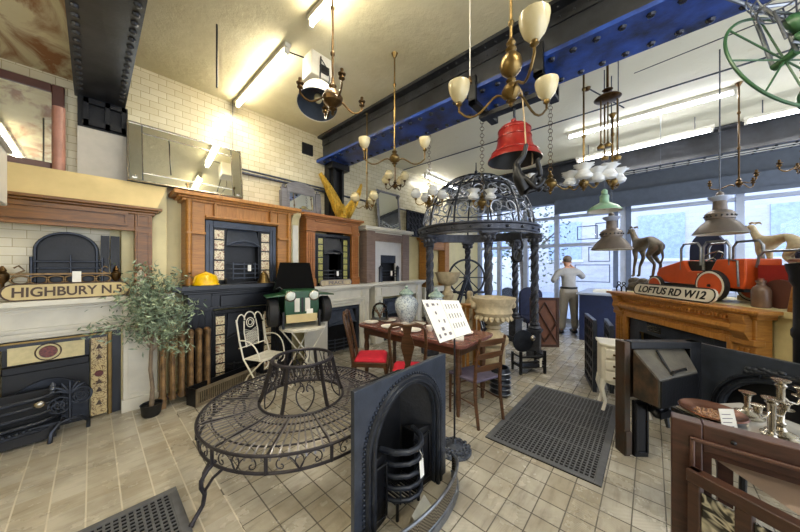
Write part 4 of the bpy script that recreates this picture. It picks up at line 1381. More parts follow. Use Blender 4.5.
b = MB()
rr = random.Random(2)
for k in range(26):
    a = rr.uniform(0, 6.28); r = rr.uniform(.03, .085)
    b.tube([(0, 0, .02), (r * .5 * math.cos(a), r * .5 * math.sin(a), .1), (r * math.cos(a), r * math.sin(a), rr.uniform(.1, .19))], [.004, .003, .006], 5)
b.build('twigs', mat('dried_twigs', '7d5a44', .8, 0, .3), t)
def jar(label, x, y, s):
    t = thing('ginger_jar', label, 'jar', (x, y, ZT), 0, 'blue and white lidded jars')
    p = [(.09, 0), (.095, .015), (.12, .06), (.165, .18), (.175, .26), (.155, .33), (.10, .375), (.085, .385), (.085, .41)]
    MB().lathe([(r * s, z * s) for r, z in p], n=28).build('body', 'blue_white', t)
    p = [(.105, .405), (.11, .42), (.09, .445), (.05, .475), (.018, .49), (.02, .5), (.024, .515), (.012, .53), (.0, .535)]
    MB().lathe([(r * s, z * s) for r, z in p], n=24).build('jar_lid', mat('celadon_lid', '9aac9c', .25, 0, .15, 30, c2='6f8488'), t)
jar('blue and white lidded jar to the left of the pavilion columns', 2.90, 2.50, .93)
jar('lidded jar half hidden behind the catalogue board', 2.93, 2.03, .92)

# ================================================================== WHITE GARDEN SET
t = thing('garden_chair', 'white folding iron garden chair with a pierced heart-shaped back', 'chair', (1.38, 3.46, 0), R(203))
b = MB()
for s in (-1, 1):
    b.tube([(s * .19, .16, .0), (s * .19, .05, .24), (s * .19, -.10, .43), (s * .19, -.16, .62), (s * .20, -.20, .88)], .0095, 6)
    b.tube([(s * .175, -.2, .0), (s * .175, -.05, .24), (s * .175, .16, .43)], .0095, 6)
    b.tube(bez((s * .2, -.16, .64), (s * .22, .0, .68), (s * .2, .12, .62), (s * .19, .14, .43), 10), .008, 6)
    b.tube(spiral(s * .13, .40, .01, .06, 0, 5, 12, .16), .006)
b.rod((-.175, .16, .43), (.175, .16, .43), .009).rod((-.19, -.1, .43), (.19, -.1, .43), .009).rod((-.175, -.13, .1), (.175, -.13, .1), .007).rod((-.19, .1, .12), (.19, .1, .12), .007)
b.build('frame', 'white_metal', t)
b = MB()
for k in range(9):
    x = -.17 + k * .0425
    b.box(x - .014, x + .014, -.11, .17, .428, .436)
b.build('seat', 'white_metal', t)
b = MB().at((0, -.165, .52), (R(8), 0, 0))
b.tube([(-.19, 0, .0), (-.19, 0, .28)], .007)
b.tube(bez((-.19, 0, .3), (-.17, 0, .44), (-.08, 0, .44), (-.07, 0, .34), 10), .0075).tube(bez((.19, 0, .3), (.17, 0, .44), (.08, 0, .44), (.07, 0, .34), 10), .0075)
b.tube(bez((-.08, 0, .34), (-.07, 0, .46), (.07, 0, .46), (.08, 0, .34), 10), .0075)
b.tube([(-.09, 0, .02), (-.1, 0, .2), (-.085, 0, .33)], .007).tube([(.09, 0, .02), (.1, 0, .2), (.085, 0, .33)], .007)
b.rod((-.19, 0, .03), (.19, 0, .03), .007)
b.build('back_frame', 'white_metal', t)
b = MB().at((0, -.165, .52), (R(8), 0, 0))
for k in range(9):
    b.rod((-.085 + .0, 0, .05 + .02 * k - .03), (.085, 0, .12 + .02 * k - .03), .0035, n=4) if k < 8 else None
    b.rod((.085, 0, .05 + .02 * k - .03), (-.085, 0, .12 + .02 * k - .03), .0035, n=4) if k < 8 else None
b.ring((0, 0, .3), .055, .006, 20, 'y').ring((0, 0, .3), .03, .005, 16, 'y')
b.build('lattice', 'white_metal', t)
t = thing('garden_table', 'round white iron garden table carrying the green toy jeep', 'table', (1.87, 3.42, 0))
b = MB().lathe([(.0, .712), (.29, .712), (.295, .718), (.29, .724), (.0, .724)], n=40, cap=False)
b.ring((0, 0, .70), .285, .009, 40)
b.build('tabletop', 'white_metal', t)
b = MB()
for s in (-1, 1):
    b.tube([(-.24, s * .14, .0), (0, s * .15, .36), (.24, s * .16, .70)], .0095, 6)
    b.tube([(.24, s * .13, .0), (0, s * .14, .36), (-.24, s * .16, .70)], .0095, 6)
    b.rod((s * .24, -.14, .02), (s * .24, .14, .02), .008)
b.build('legs', 'white_metal', t)

# toy jeep
t = thing('toy_jeep', 'green toy jeep with its black-lined bonnet raised on the white garden table', 'toy car', (1.83, 3.41, .726), -.28)
MB().box(-.21, .21, -.10, .30, .15, .47).box(-.21, .21, .30, .42, .15, .42).build('body', 'green_car', t, .015)
for s in (-1, 1):
    b = MB()
    b.hexa([(s * .20, -.12, .405), (s * .42, -.10, .39), (s * .42, .22, .39), (s * .20, .25, .405)], [(s * .20, -.12, .43), (s * .42, -.10, .405), (s * .42, .22, .405), (s * .20, .25, .43)])
    b.box(s * .2 - .01, s * .2 + .01, -.1, .2, .2, .42)
    b.build('mudguard', 'green_car', t, .006)
for s in (-1, 1):
    b = MB().at((s * .33, .06, .19), (0, R(90), 0)).lathe([(.09, -.055), (.16, -.06), (.18, -.045), (.18, .045), (.16, .06), (.09, .055)], n=24, cap=False)
    wh = b.build('wheel', 'tyre', t)
    MB().at((s * .33, .06, .19), (0, R(90), 0)).lathe([(.0, -.05), (.09, -.045), (.09, .045), (.0, .05)], n=18).build('hub', 'iron_grey', wh)
    MB().at((s * .30, .36, .15), (0, R(90), 0)).lathe([(.07, -.05), (.14, -.05), (.14, .05), (.07, .05)], n=20).build('wheel', 'tyre', t)
    h = MB().at((s * .145, -.105, .40), (R(90), 0, 0)).lathe([(.066, 0), (.066, .02), (.058, .024)], n=20).build('headlamp', 'silver', t)
    MB().at((s * .145, -.128, .40), (R(90), 0, 0)).lathe([(.055, 0), (.045, .012), (.0, .018)], n=18).build('lens', mat('lamp_lens', 'c9cfc4', .1, 0, .05) if s < 0 else 'lens', h)
    if s < 0:
        M['lens'] = bpy.data.materials['lamp_lens']
b = MB()
for x in (-.065, .065):
    b.box(x - .03, x + .03, -.112, -.1, .20, .37)
for k in range(3):
    b.box(-.085 + .0, -.083, -.114, -.112, .2, .37)
b.build('grille', 'white_paint', t)
MB().box(-.012, .012, -.112, -.1, .19, .38).build('grille_bar', 'black', t)
MB().box(-.2, .18, -.14, -.105, .07, .17).build('bumper', 'cream_dark', t, .004)
for x in (-.23, .21):
    MB().box(x - .012, x + .012, -.14, -.1, .0, .21).build('bumper_post', 'black', t)
b = MB().hexa([(-.30, .20, .46), (.24, .20, .46), (.24, .215, .46), (-.30, .215, .46)], [(-.20, .33, .83), (.20, .33, .83), (.20, .345, .83), (-.20, .345, .83)])
bo = b.build('bonnet', 'hood_black', t, .004)
MB().hexa([(-.30, .216, .46), (.24, .216, .46), (.24, .222, .46), (-.30, .222, .46)], [(-.20, .346, .83), (.20, .346, .83), (.20, .352, .83), (-.20, .352, .83)]).build('bonnet_skin', 'green_car', bo)
MB().box(.05, .13, -.118, -.113, .15, .23).build('price_tag', 'paper', t)
MB().tube([(-.2, .1, .47), (-.23, .16, .5), (-.27, .2, .48)], .006).build('bonnet_stay', 'steel', t)
tag(MB().box(-.19, .19, 0, .02, 0, .68).build('display_board', 'white_paint', None, .003, loc=(2.24, 3.70, 0)), 'plain white board on the floor behind the garden table', 'board')

# ================================================================== PAVILION
GC = Vector((4.81, 2.43, 0))
t = thing('iron_pavilion', 'cast iron garden pavilion with twisted columns and a wirework dome', 'pavilion', GC, R(-47.9 + 25))
GR = 1.0
def twisted(x, y, z0, z1, r, n=24, m=72, turns=7.5):
    b = MB()
    rings = []
    for i in range(m + 1):
        z = z0 + (z1 - z0) * i / m
        rings.append([b.v((x + (r + .016 * math.cos(4 * (2 * PI * j / n) - turns * 2 * PI * i / m * 1.0)) * math.cos(2 * PI * j / n), y + (r + .016 * math.cos(4 * (2 * PI * j / n) - turns * 2 * PI * i / m)) * math.sin(2 * PI * j / n), z)) for j in range(n)])
    for A, B in zip(rings, rings[1:]):
        for j in range(n):
            b.f([A[j], A[(j + 1) % n], B[(j + 1) % n], B[j]])
    return b
for k in range(6):
    a = 2 * PI * k / 6
    x, y = GR * math.cos(a), GR * math.sin(a)
    c = twisted(x, y, .58, 1.83, .05).build('column', 'pav', t)
    MB().at((x, y, 0), (0, 0, a)).box(-.11, .11, -.11, .11, 0, .10).box(-.085, .085, -.085, .085, .1, .42).box(-.11, .11, -.11, .11, .42, .46).lathe([(.095, .46), (.1, .49), (.075, .52), (.08, .55), (.06, .58)], n=20).build('pedestal', 'pav', c)
    b = MB().at((x, y, 1.83), (0, 0, a)).lathe([(.06, 0), (.075, .02), (.06, .04), (.075, .09), (.115, .15), (.12, .17)], n=20).box(-.12, .12, -.12, .12, .17, .20)
    for q in range(8):
        b._ball((.085 * math.cos(q * PI / 4), .085 * math.sin(q * PI / 4), .11), .03, (1, 1, 1.4), 8, 5)
    b.build('capital', 'pav', c)
b = MB()
n = 72
prof = [(GR - .07, 2.03), (GR + .05, 2.03), (GR + .04, 2.06), (GR + .055, 2.07), (GR + .055, 2.15), (GR + .085, 2.165), (GR + .085, 2.19), (GR - .07, 2.19)]
rings = [[b.v((r * math.cos(2 * PI * j / n), r * math.sin(2 * PI * j / n), z)) for j in range(n)] for r, z in prof]
for i in range(len(prof)):
    A, B = rings[i], rings[(i + 1) % len(prof)]
    for j in range(n):
        b.f([A[j], A[(j + 1) % n], B[(j + 1) % n], B[j]])
b.build('ring_beam', 'pav', t)
for k in range(24):
    a = 2 * PI * k / 24
    MB()._ball(((GR + .058) * math.cos(a), (GR + .058) * math.sin(a), 2.11), .028, (1, 1, .8), 8, 5).build('frieze_boss', 'iron', t)
def dm(a, e):
    return Vector((GR * .99 * math.cos(e) * math.cos(a), GR * .99 * math.cos(e) * math.sin(a), 2.19 + 1.0 * math.sin(e)))
b = MB()
for k in range(12):
    a = 2 * PI * k / 12
    b.tube([dm(a, PI / 2 * i / 14 * .97) for i in range(15)], .017, 6)
for e in (.0, .40, .78, 1.15):
    b.tube([dm(2 * PI * i / 60, e) for i in range(60)], .013, 6, True)
b.build('dome_frame', 'iron', t)
M['silverwire'] = mat('silvered_wirework', '9298a4', .35, .6, .3, 9)
for k in range(12):
    a0 = 2 * PI * (k + .5) / 12
    b = MB()
    for (e0, sc) in ((.08, 1.0), (.47, .85), (.84, .62)):
        for s in (-1, 1):
            pts = []
            for i in range(23):
                f = i / 22
                th = -1.2 + f * 6.5
                rad = .13 * (1 - .75 * f)
                pts.append(dm(a0 + s * (.11 + rad * math.cos(th)) / max(.35, math.cos(e0 + .15)) * sc * .95, e0 + .15 * sc + rad * math.sin(th) * sc * 1.15))
            b.tube(pts, .0115, 5)
        b.tube([dm(a0 + .26 * math.sin(i / 10 * 2 * PI) * .5, e0 + .30 * sc * i / 10) for i in range(11)], .008, 5)
    b.build('dome_scroll', 'silverwire', t)
MB().lathe([(.03, 3.17), (.06, 3.2), (.02, 3.23), (.03, 3.27), (.012, 3.3), (.008, 3.44)], n=12).build('finial', 'iron', t)

# wheel, planters and statue under the dome
t = thing('spoked_wheel', 'large spoked iron wheel on a stand inside the pavilion', 'wheel', (4.80, 2.62, 0), R(-47.9))
b = MB().ring((0, 0, 1.29), .34, .02, 40, 'y', 8)
for k in range(8):
    a = k * PI / 4
    b.rod((0, 0, 1.29), (.33 * math.cos(a), 0, 1.29 + .33 * math.sin(a)), .011)
b.build('rim', 'iron', t)
MB().at((0, 0, 1.29), (R(90), 0, 0)).lathe([(.05, -.06), (.05, .06)], n=14).build('hub', 'iron', t)
b = MB()
for s in (-1, 1):
    b.tube([(s * .42, .14, 0), (0, .07, 1.29)], .02).tube([(s * .42, -.14, 0), (0, -.07, 1.29)], .02)
b.box(-.5, .5, .07, .12, .98, 1.02)
b.build('stand', 'iron', t)
t = thing('stone_planter', 'cream fluted stone bowl on a pedestal inside the pavilion', 'planter', (4.23, 2.68, 0))
MB().lathe([(.06, 1.16), (.1, 1.18), (.17, 1.23), (.215, 1.36), (.235, 1.40), (.20, 1.40), (.0, 1.3)], n=28).build('bowl', 'stone', t)
MB().lathe([(.15, 0), (.15, .08), (.1, .12), (.085, .9), (.11, 1.0), (.06, 1.1), (.06, 1.17)], n=20).build('pedestal', 'stone', t)
t = thing('stone_statue', 'weathered stone figure between the planter bowl and the big urn', 'statue', (4.15, 2.20, -.0), R(-130))
MB().box(-.15, .15, -.15, .15, 0, .45).build('plinth', 'stone', t, .01)
J = {'hip': (0, 0, .80, .11), 'belly': (0, 0, .92, .09), 'chest': (0, 0, 1.05, .11), 'neck': (0, 0, 1.14, .045), 'head': (0, -.01, 1.22, .06), 'top': (0, 0, 1.28, .045),
     'sl': (-.11, 0, 1.07, .05), 'el': (-.17, -.03, .95, .035), 'hl': (-.06, -.13, .93, .03), 'sr': (.11, 0, 1.07, .05), 'er': (.16, -.02, .95, .035), 'hr': (.12, -.05, .82, .03), 'base': (0, 0, .63, .15)}
J = {k: (v[0], v[1], v[2] - .17, v[3]) for k, v in J.items()}
skin('figure', J, [('hip', 'belly'), ('belly', 'chest'), ('chest', 'neck'), ('neck', 'head'), ('head', 'top'), ('chest', 'sl'), ('sl', 'el'), ('el', 'hl'), ('chest', 'sr'), ('sr', 'er'), ('er', 'hr'), ('hip', 'base')], 'stone', t, 'hip')
t = thing('garden_urn', 'large carved stone garden urn on a pedestal behind the ladder-back chair', 'urn', (3.58, 1.56, 0))
MB().lathe([(.07, .72), (.12, .76), (.2, .82), (.245, .90), (.23, .95), (.24, 1.0), (.275, 1.05), (.285, 1.09), (.25, 1.09), (.0, 1.0)], n=36).build('bowl', 'stone', t)
b = MB().lathe([(.19, 0), (.19, .1), (.15, .14), (.15, .45), (.19, .5), (.19, .56), (.15, .6), (.1, .63), (.075, .67), (.1, .69), (.07, .73)], n=32)
b.build('pedestal', 'stone', t)
for k in range(2):
    a = R(-47.9) + k * PI
    MB().ball((.25 * math.cos(a), .25 * math.sin(a), .99), .05, (1, 1, 1.1)).ball((.28 * math.cos(a), .28 * math.sin(a), .97), .02).build('mask', 'stone', t)
urn = [o for o in bpy.data.objects if o.name == 'garden_urn'][0]
for k in range(20):
    a = 2 * PI * k / 20
    b = MB().at((.205 * math.cos(a), .205 * math.sin(a), .85), (0, R(-38), a)).ball((0, 0, 0), .04, (.5, .75, 1.7), 8)
    b.build('gadroon', 'stone', urn)
t = thing('ribbed_scuttle', 'dark ribbed coal drum with pale bands on the floor behind the ladder-back chair', 'bucket', (3.22, 1.32, 0))
p = [(.10, 0)]
for k in range(5):
    p += [(.105, .01 + k * .06), (.118, .03 + k * .06), (.105, .055 + k * .06)]
MB().lathe(p + [(.1, .32), (.09, .32), (.09, .05)], n=24).build('body', 'iron', t)
for k in range(5):
    MB().ring((0, 0, .03 + k * .06), .118, .006, 28).build('band', 'steel', t)
t = thing('pine_pedestal', 'small orange pine pedestal between the catalogue board and the stone urn', 'pedestal', (3.72, 1.96, 0), R(-40))
MB().box(-.1, .1, -.1, .1, .90, .93).box(-.12, .12, -.12, .12, .93, .95).build('top', 'pine', t, .004)
for sx in (-1, 1):
    for sy in (-1, 1):
        MB().box(sx * .085 - .018, sx * .085 + .018, sy * .085 - .018, sy * .085 + .018, 0, .90).build('leg', 'pine', t)
MB().box(-.085, .085, -.085, .085, .30, .33).build('shelf', 'pine', t)
# round-backed grate
t = thing('fire_grate', 'black fire basket with a round embossed back plate beside the pavilion column', 'fire grate', (4.18, 1.30, 0), R(-40))
MB().at((0, .14, .40), (R(90), 0, 0)).lathe([(.0, -.012), (.16, -.012), (.165, 0), (.16, .012), (.12, .018), (.0, .03)], n=30).build('back_plate', 'iron', t)
b = MB()
for zz in (.1, .17, .24):
    b.rod((-.17, -.1, zz), (.17, -.1, zz), .014)
for s in (-1, 1):
    b.box(s * .18 - .015, s * .18 + .015, -.115, -.085, 0, .32).box(s * .18 - .012, s * .18 + .012, .1, .13, 0, .26)
    b.rod((s * .18, -.1, .12), (s * .18, .12, .12), .012).rod((s * .18, -.1, .24), (s * .18, .12, .24), .012)
b.box(-.17, .17, -.09, .12, .08, .095)
b.build('basket', 'iron_black', t)
MB().ball((.14, .13, .44), .045).build('boss', 'silver', t)
MB().box(.09, .12, -.122, -.118, .1, .22).build('price_tag', 'paper', t)
# carved screen and armchair near the door
t = thing('carved_screen', 'brown wooden screen with diamond panels by the right pavilion column', 'screen', (5.62, 1.50, 0), R(-52))
MB().frame(-.22, .30, 0, .92, .05, 0, .04).build('frame', 'brown_wood', t, .004)
MB().box(-.17, .25, .01, .03, .05, .87).build('panel', 'leather', t)
b = MB()
for (p, q) in (((-.17, .45), (.04, .83)), ((.04, .83), (.25, .45)), ((.25, .45), (.04, .1)), ((.04, .1), (-.17, .45)), ((-.17, .83), (.25, .1))):
    b.rod((p[0], .0, p[1]), (q[0], .0, q[1]), .014)
b.build('strap', 'brown_wood', t)
t = thing('dark_armchair', 'dark navy upholstered chair with rounded back behind the brown screen', 'chair', (6.15, 1.80, 0), R(-52))
MB().prism([(-.24, .4), (.24, .4), (.24, .85)] + [(.24 * math.cos(PI * i / 10), .9 + .16 * math.sin(PI * i / 10)) for i in range(11)] + [(-.24, .85)], .16, .24).build('backrest', 'navy', t, .02)
MB().box(-.25, .25, -.24, .2, .36, .46).build('seat', 'navy', t, .02)
for sx in (-1, 1):
    for sy in (-1, 1):
        MB().rod((sx * .21, sy * .18 - .02, 0), (sx * .21, sy * .18 - .02, .37), .018).build('leg', 'black', t)

# ================================================================== PERSON
t = thing('person', 'person seen from behind in grey shirt and khaki trousers holding a phone', 'person', (7.10, 1.36, 0), R(-56))
J = {'pel': (0, 0, .92, .13, .10), 'wst': (0, .0, 1.08, .125, .095), 'chs': (0, .02, 1.30, .15, .11), 'upc': (0, .03, 1.40, .11, .09), 'nck': (0, .06, 1.48, .05), 'hd0': (0, .085, 1.54, .06), 'hd1': (0, .095, 1.61, .085, .095), 'hd2': (0, .09, 1.69, .07, .08)}
B = [('pel', 'wst'), ('wst', 'chs'), ('chs', 'upc'), ('upc', 'nck'), ('nck', 'hd0'), ('hd0', 'hd1'), ('hd1', 'hd2')]
ARM = {-1: ((-.19, .02, 1.39), (-.33, -.0, 1.17), (-.20, .17, 1.20)), 1: ((.19, .03, 1.40), (.35, .08, 1.24), (.13, .15, 1.50))}
for s in (-1, 1):
    k = 'l' if s < 0 else 'r'
    sh, el, hn = ARM[s]
    J.update({'sh' + k: (*sh, .06), 'el' + k: (*el, .042), 'wr' + k: (*hn, .028)})
    J.update({'hp' + k: (s * .095, 0, .87, .088), 'kn' + k: (s * .12, .02 * s, .48, .058), 'an' + k: (s * .14, .01 + .02 * s, .09, .04), 'to' + k: (s * .15, .16 + .02 * s, .04, .035)})
    B += [('upc', 'sh' + k), ('sh' + k, 'el' + k), ('el' + k, 'wr' + k), ('pel', 'hp' + k), ('hp' + k, 'kn' + k), ('kn' + k, 'an' + k), ('an' + k, 'to' + k)]
    d = (Vector(hn) - Vector(el)).normalized()
    side = d.cross(Vector((0, 0, 1))).normalized()
    pm = Vector(hn) + d * .06
    J['pm' + k] = (*pm, .03, .02)
    B += [('wr' + k, 'pm' + k)]
    for f in range(4):
        o = (f - 1.5) * .02
        ln = (.065, .08, .075, .055)[f]
        p1 = pm + d * .04 + side * o
        p2 = p1 + d * ln * .5 + Vector((0, -.01, .005))
        J['f%d%s' % (f, k)] = (*p1, .009)
        J['g%d%s' % (f, k)] = (*(p2 + d * ln * .3), .007)
        B += [('pm' + k, 'f%d%s' % (f, k)), ('f%d%s' % (f, k), 'g%d%s' % (f, k))]
    p1 = Vector(hn) + d * .03 - side * .04
    J['t' + k] = (*p1, .009); J['u' + k] = (*(p1 + d * .04 - side * .01), .008)
    B += [('wr' + k, 't' + k), ('t' + k, 'u' + k)]
skin('body', J, B, 'skin', t, 'pel')
g = .022
JS = {k: (v[0], v[1], v[2], v[3] + g, (v[4] if len(v) > 4 else v[3]) + g) for k, v in J.items() if k in ('wst', 'chs', 'upc', 'shl', 'shr', 'ell', 'elr')}
JS['hem'] = (0, 0, .92, .175, .145)
JS['nk'] = (0, .045, 1.445, .075)
for k, s in (('l', -1), ('r', 1)):
    sh, el, hn = ARM[s]
    q = Vector(el).lerp(Vector(hn), .75)
    JS['cf' + k] = (*q, .05)
skin('shirt', JS, [('hem', 'wst'), ('wst', 'chs'), ('chs', 'upc'), ('upc', 'nk'), ('upc', 'shl'), ('upc', 'shr'), ('shl', 'ell'), ('shr', 'elr'), ('ell', 'cfl'), ('elr', 'cfr')], 'shirt', t, 'wst')
JT = {k: (v[0], v[1], v[2], v[3] + .022, (v[4] if len(v) > 4 else v[3]) + .022) for k, v in J.items() if k in ('pel', 'hpl', 'hpr', 'knl', 'knr', 'anl', 'anr')}
JT['w'] = (0, 0, 1.08, .165, .135)
JT['pel'] = (0, 0, .92, .175, .15)
for k in ('hpl', 'hpr'):
    JT[k] = JT[k][:3] + (.122, .122)
JT['anl'] = JT['anl'][:3] + (.068, .068)
JT['anr'] = JT['anr'][:3] + (.068, .068)
skin('trousers', JT, [('w', 'pel'), ('pel', 'hpl'), ('pel', 'hpr'), ('hpl', 'knl'), ('hpr', 'knr'), ('knl', 'anl'), ('knr', 'anr')], 'trousers', t, 'pel')
MB().at((0, 0, 0), (0, 0, 0), (1, .8, 1)).ring((0, 0, 1.03), .158, .022, 28).build('belt', 'black', t)
for s in (-1, 1):
    MB().at((s * .148, .085 + .02 * s, .052)).ball((0, 0, 0), .06, (1.0, 2.5, .86)).build('shoe', 'black', t)
MB().at((0, .075, 1.665)).ball((0, -.005, 0), .094, (.93, 1.08, .92)).build('hair', 'hair', t)
MB().ball((0, .185, 1.595), .018, (.8, 1, 1.3)).build('nose', 'skin', t)
for s in (-1, 1):
    MB().ball((s * .088, .09, 1.60), .022, (.5, .8, 1.3)).build('ear', 'skin', t)
    MB().ball((s * .035, .17, 1.62), .011).build('eye', 'black', t)
MB().tube([(-.025, .175, 1.55), (0, .182, 1.548), (.025, .175, 1.55)], .006).build('mouth', 'red_brown', t)
tag(MB().box(-.035, .035, -.005, .005, -.07, .07).build('phone', 'black', None, .003, loc=(7.30, 1.39, 1.57)), 'small black phone held at the right ear of the standing person', 'phone')
# counter behind the person
t = thing('blue_counter', 'deep blue counter by the shop window to the right of the person', 'counter', (7.45, .74, 0))
MB().box(-.75, .75, -.36, .36, 0, .93).build('body', mat('deep_blue_paint', '17264e', .5, 0, .2), t, .006)
MB().box(-.8, .8, -.4, .4, .93, .97).build('worktop', 'aluminium', t, .006)
tag(MB().box(-.2, .2, -.14, .14, 0, .05).build('paper_stack', 'paper', None, loc=(7.1, .75, .971)), 'low stack of white papers on the deep blue counter', 'papers')

# ================================================================== RIGHT SIDE: LOFTUS SURROUND
LR = R(215.8)
LC = Vector((4.30, -.135, 0))
def LP(x, y, z):
    return LC + Matrix.Rotation(LR, 3, 'Z') @ Vector((x, y, z))
o = MB().box(-.80, 1.28, .13, .78, 0, 1.13).box(-.92, 1.30, .09, .80, 1.10, 1.15)
o.bm.transform(Matrix.Translation(LC) @ Matrix.Rotation(LR, 4, 'Z'))
struct('wall_right_breast', o, mat('speckled_cream', 'd8cc9a', .5, 0, .1, 6), .004)
t = mantel('fire_surround', 'honey pine fire surround below the red pedal car', -.86, .86, 0, 1.148, 0, .12, .17, .28, 'pine_x', 'pine_x', 'pine', 'classic', so=.085, st=.03, rot=(LC, LR))
b = MB()
for k in range(40):
    x = -.68 + k * .0349
    b.box(x - .010, x + .010, -.035, 0, 1.045, 1.07)
b.build('dentil', 'pine_x', t)
b = MB().prism([(-.0, .93), (-.055, .945), (-.075, .975), (-.065, 1.005), (-.02, 1.02), (0, 1.02)], -.72, .72, 'yz')
b.build('torus_moulding', 'pine_x', t)
for s in (-1, 1):
    MB().prism([(0, .86), (-.03, .88), (-.075, .96), (-.06, 1.02), (-.08, 1.07), (-.08, 1.10), (0, 1.10)], s * .775 - .06, s * .775 + .06, 'yz').build('corbel', 'pine', t, .004)
MB().frame(-.69, .69, 0, .88, .05, -.02, .02, None, 0).build('inner_moulding', 'pine_x', t, .006)
tt = thing('fireplace_insert', 'dark blue iron insert inside the pine surround below the red car', 'fireplace insert', LP(0, .03, 0), LR)
MB().frame(-.635, .635, 0, .83, .16, 0, .03, None, 0).build('face_frame', 'blue_slate', tt, .004)
MB().box(-.48, .48, .06, .08, 0, .68).build('firebox', 'iron_black', tt)
b = MB()
for k in range(4):
    b.box(-.32, -.12, -.012, -.004, .715 + k * .022, .727 + k * .022)
b.build('louvre', 'silver', tt)
nameplate('street_nameplate', 'white street sign reading LOFTUS RD W12 leaning on the pine shelf edge', 'LOFTUS RD W12', 1.04, .145, LP(.03, -.03, 1.151), LR, R(-14), 'white_paint', 'iron_black', .07, .12, .82)

# red pedal car
t = thing('pedal_car', 'orange-red vintage pedal car with chrome hoops on the pine surround', 'pedal car', LP(.08, .36, 1.152), LR)
b = MB()
pr_ = [(-.50, .16), (.46, .14), (.48, .22), (.48, .42), (.22, .42), (.16, .30), (-.08, .30), (-.14, .42), (-.48, .33), (-.52, .26)]
b.prism(pr_, -.15, .15)
b.build('body', 'orange_red', t, .012)
MB().prism([(-.10, .29), (.16, .29), (.2, .4), (-.12, .41)], -.12, .12).build('cockpit', 'black', t)
MB().box(-.48, .45, -.13, .13, .11, .15).build('chassis', 'black', t)
for s in (-1, 1):
    for (x, r, nm) in ((-.47, .115, 0), (.22, .157, 1)):
        w = MB().at((x, s * .19, r), (R(90), 0, 0)).lathe([(r * .92, -.022), (r, -.018), (r, .018), (r * .92, .022)], n=28, cap=False).build('wheel', 'tyre', t)
        MB().at((x, s * .19, r), (R(90), 0, 0)).lathe([(r * .80, -.024), (r * .92, -.02), (r * .92, .02), (r * .80, .024)], n=28, cap=False).build('wheel_rim', 'white_paint', w)
        MB().at((x, s * .19, r), (R(90), 0, 0)).lathe([(.0, -.016), (r * .25, -.028), (r * .80, -.02), (r * .80, .02), (r * .25, .028), (.0, .016)], n=28).build('hub', 'orange_red', w)
        MB().at((x, s * .19, r), (R(90), 0, 0)).lathe([(.0, -.036), (.014, -.034), (.014, .034), (.0, .036)], n=12).build('axle_cap', 'black', w)
    MB().tube([(-.47, s * .19, .115), (-.47, 0, .115)], .012).build('axle', 'black', t)
MB().rod((.24, -.18, .157), (.24, .18, .157), .014).build('axle', 'black', t)
for (x0, x1, zt) in ((-.18, .05, .60), (.08, .34, .60)):
    for y in (-.14, .14):
        MB().tube([(x0, y, .31), (x0 + .0, y, zt - .05), (x0 + .035, y, zt), (x1 - .035, y, zt), (x1, y, zt - .05), (x1, y, .36)], .012, 8).build('chrome_hoop', 'steel', t)
b = MB().at((.02, 0, .44), (0, R(-50), 0)).ring((0, 0, 0), .085, .009, 24)
for k in range(3):
    b.rod((0, 0, 0), (.085 * math.cos(k * 2.09), .085 * math.sin(k * 2.09), 0), .006)
b.build('steering_wheel', 'silver', t)
MB().rod((.02, 0, .44), (-.10, 0, .34), .009).build('steering_column', 'silver', t)
for q in (-1, 1):
    b = MB()
    for s in (-1, 1):
        b.tube([(.06 + s * .022, q * .153, .235), (.06 - s * .022, q * .153, .265)], .004, 5)
        b.ring((.06 + s * .02, q * .153, .262), .011, .003, 10, 'y', 5)
    b.build('emblem', 'cream', t)
MB().tube([(.34, -.156, .42), (.42, -.156, .40), (.43, -.156, .16)], .009).build('chrome_strip', 'steel', t)
# trailer
t = thing('toy_trailer', 'red toy trailer behind the pedal car holding grey cloth', 'trailer', LP(.81, .42, 1.152), LR)
b = MB().box(-.20, .22, -.16, -.14, .14, .36).box(-.22, .22, .14, .16, .14, .36).box(-.22, -.2, -.14, .14, .14, .36).box(.2, .22, -.14, .14, .14, .36).box(-.2, .2, -.14, .14, .13, .15)
b.build('body', 'red', t)
for s in (-1, 1):
    MB().at((-.02, s * .18, .12), (R(90), 0, 0)).lathe([(.0, -.012), (.09, -.015), (.12, -.014), (.12, .014), (.09, .015), (.0, .012)], n=24).build('wheel', 'red_brown', t)
MB().tube([(-.22, -.15, .34), (-.2, -.15, .44), (-.16, -.15, .48), (.16, -.15, .48), (.2, -.15, .44), (.22, -.15, .34)], .011).build('rail', 'steel', t)
t = thing('grey_cloth', 'bundle of pale grey cloth heaped in the red toy trailer', 'cloth', LP(.81, .42, 1.304), LR)
MB().ball((-.06, 0, .07), .11, (1.2, 1, .65)).ball((.08, .02, .06), .1, (1, 1, .7)).ball((0, -.05, .12), .08, (1.3, .8, .6)).build('folds', mat('pale_cloth', 'b9b2a2', .85, 0, .15, 12, .3, 20), t)
t = thing('navy_bundle', 'navy folded cloths with a round black hat at the right end of the mantel', 'cloth', LP(.90, .69, 1.151), LR)
for k in range(5):
    MB().box(-.36 + .01 * (k % 2), .34 - .015 * (k % 3), -.085, .085, k * .1, k * .1 + .092).build('fold', 'navy', t, .03)
MB().lathe([(.2, .50), (.2, .51), (.12, .52), (.11, .57), (.0, .59)], (0, 0, 0), 24).build('hat', 'black', t)
o = MB().prism([(-.21, 0), (.21, 0), (.21, .52)] + [(.21 * math.cos(PI * i / 16), .55 + .21 * math.sin(PI * i / 16)) for i in range(17)] + [(-.21, .52)], -.015, .015).build('arched_board', mat('dark_blue_paint', '1f2c50', .5, 0, .15), None, .004, loc=LP(-.30, .66, 1.151))
o.rotation_euler = (0, 0, LR)
tag(o, 'dark blue round-topped panel standing behind the red pedal car', 'panel')

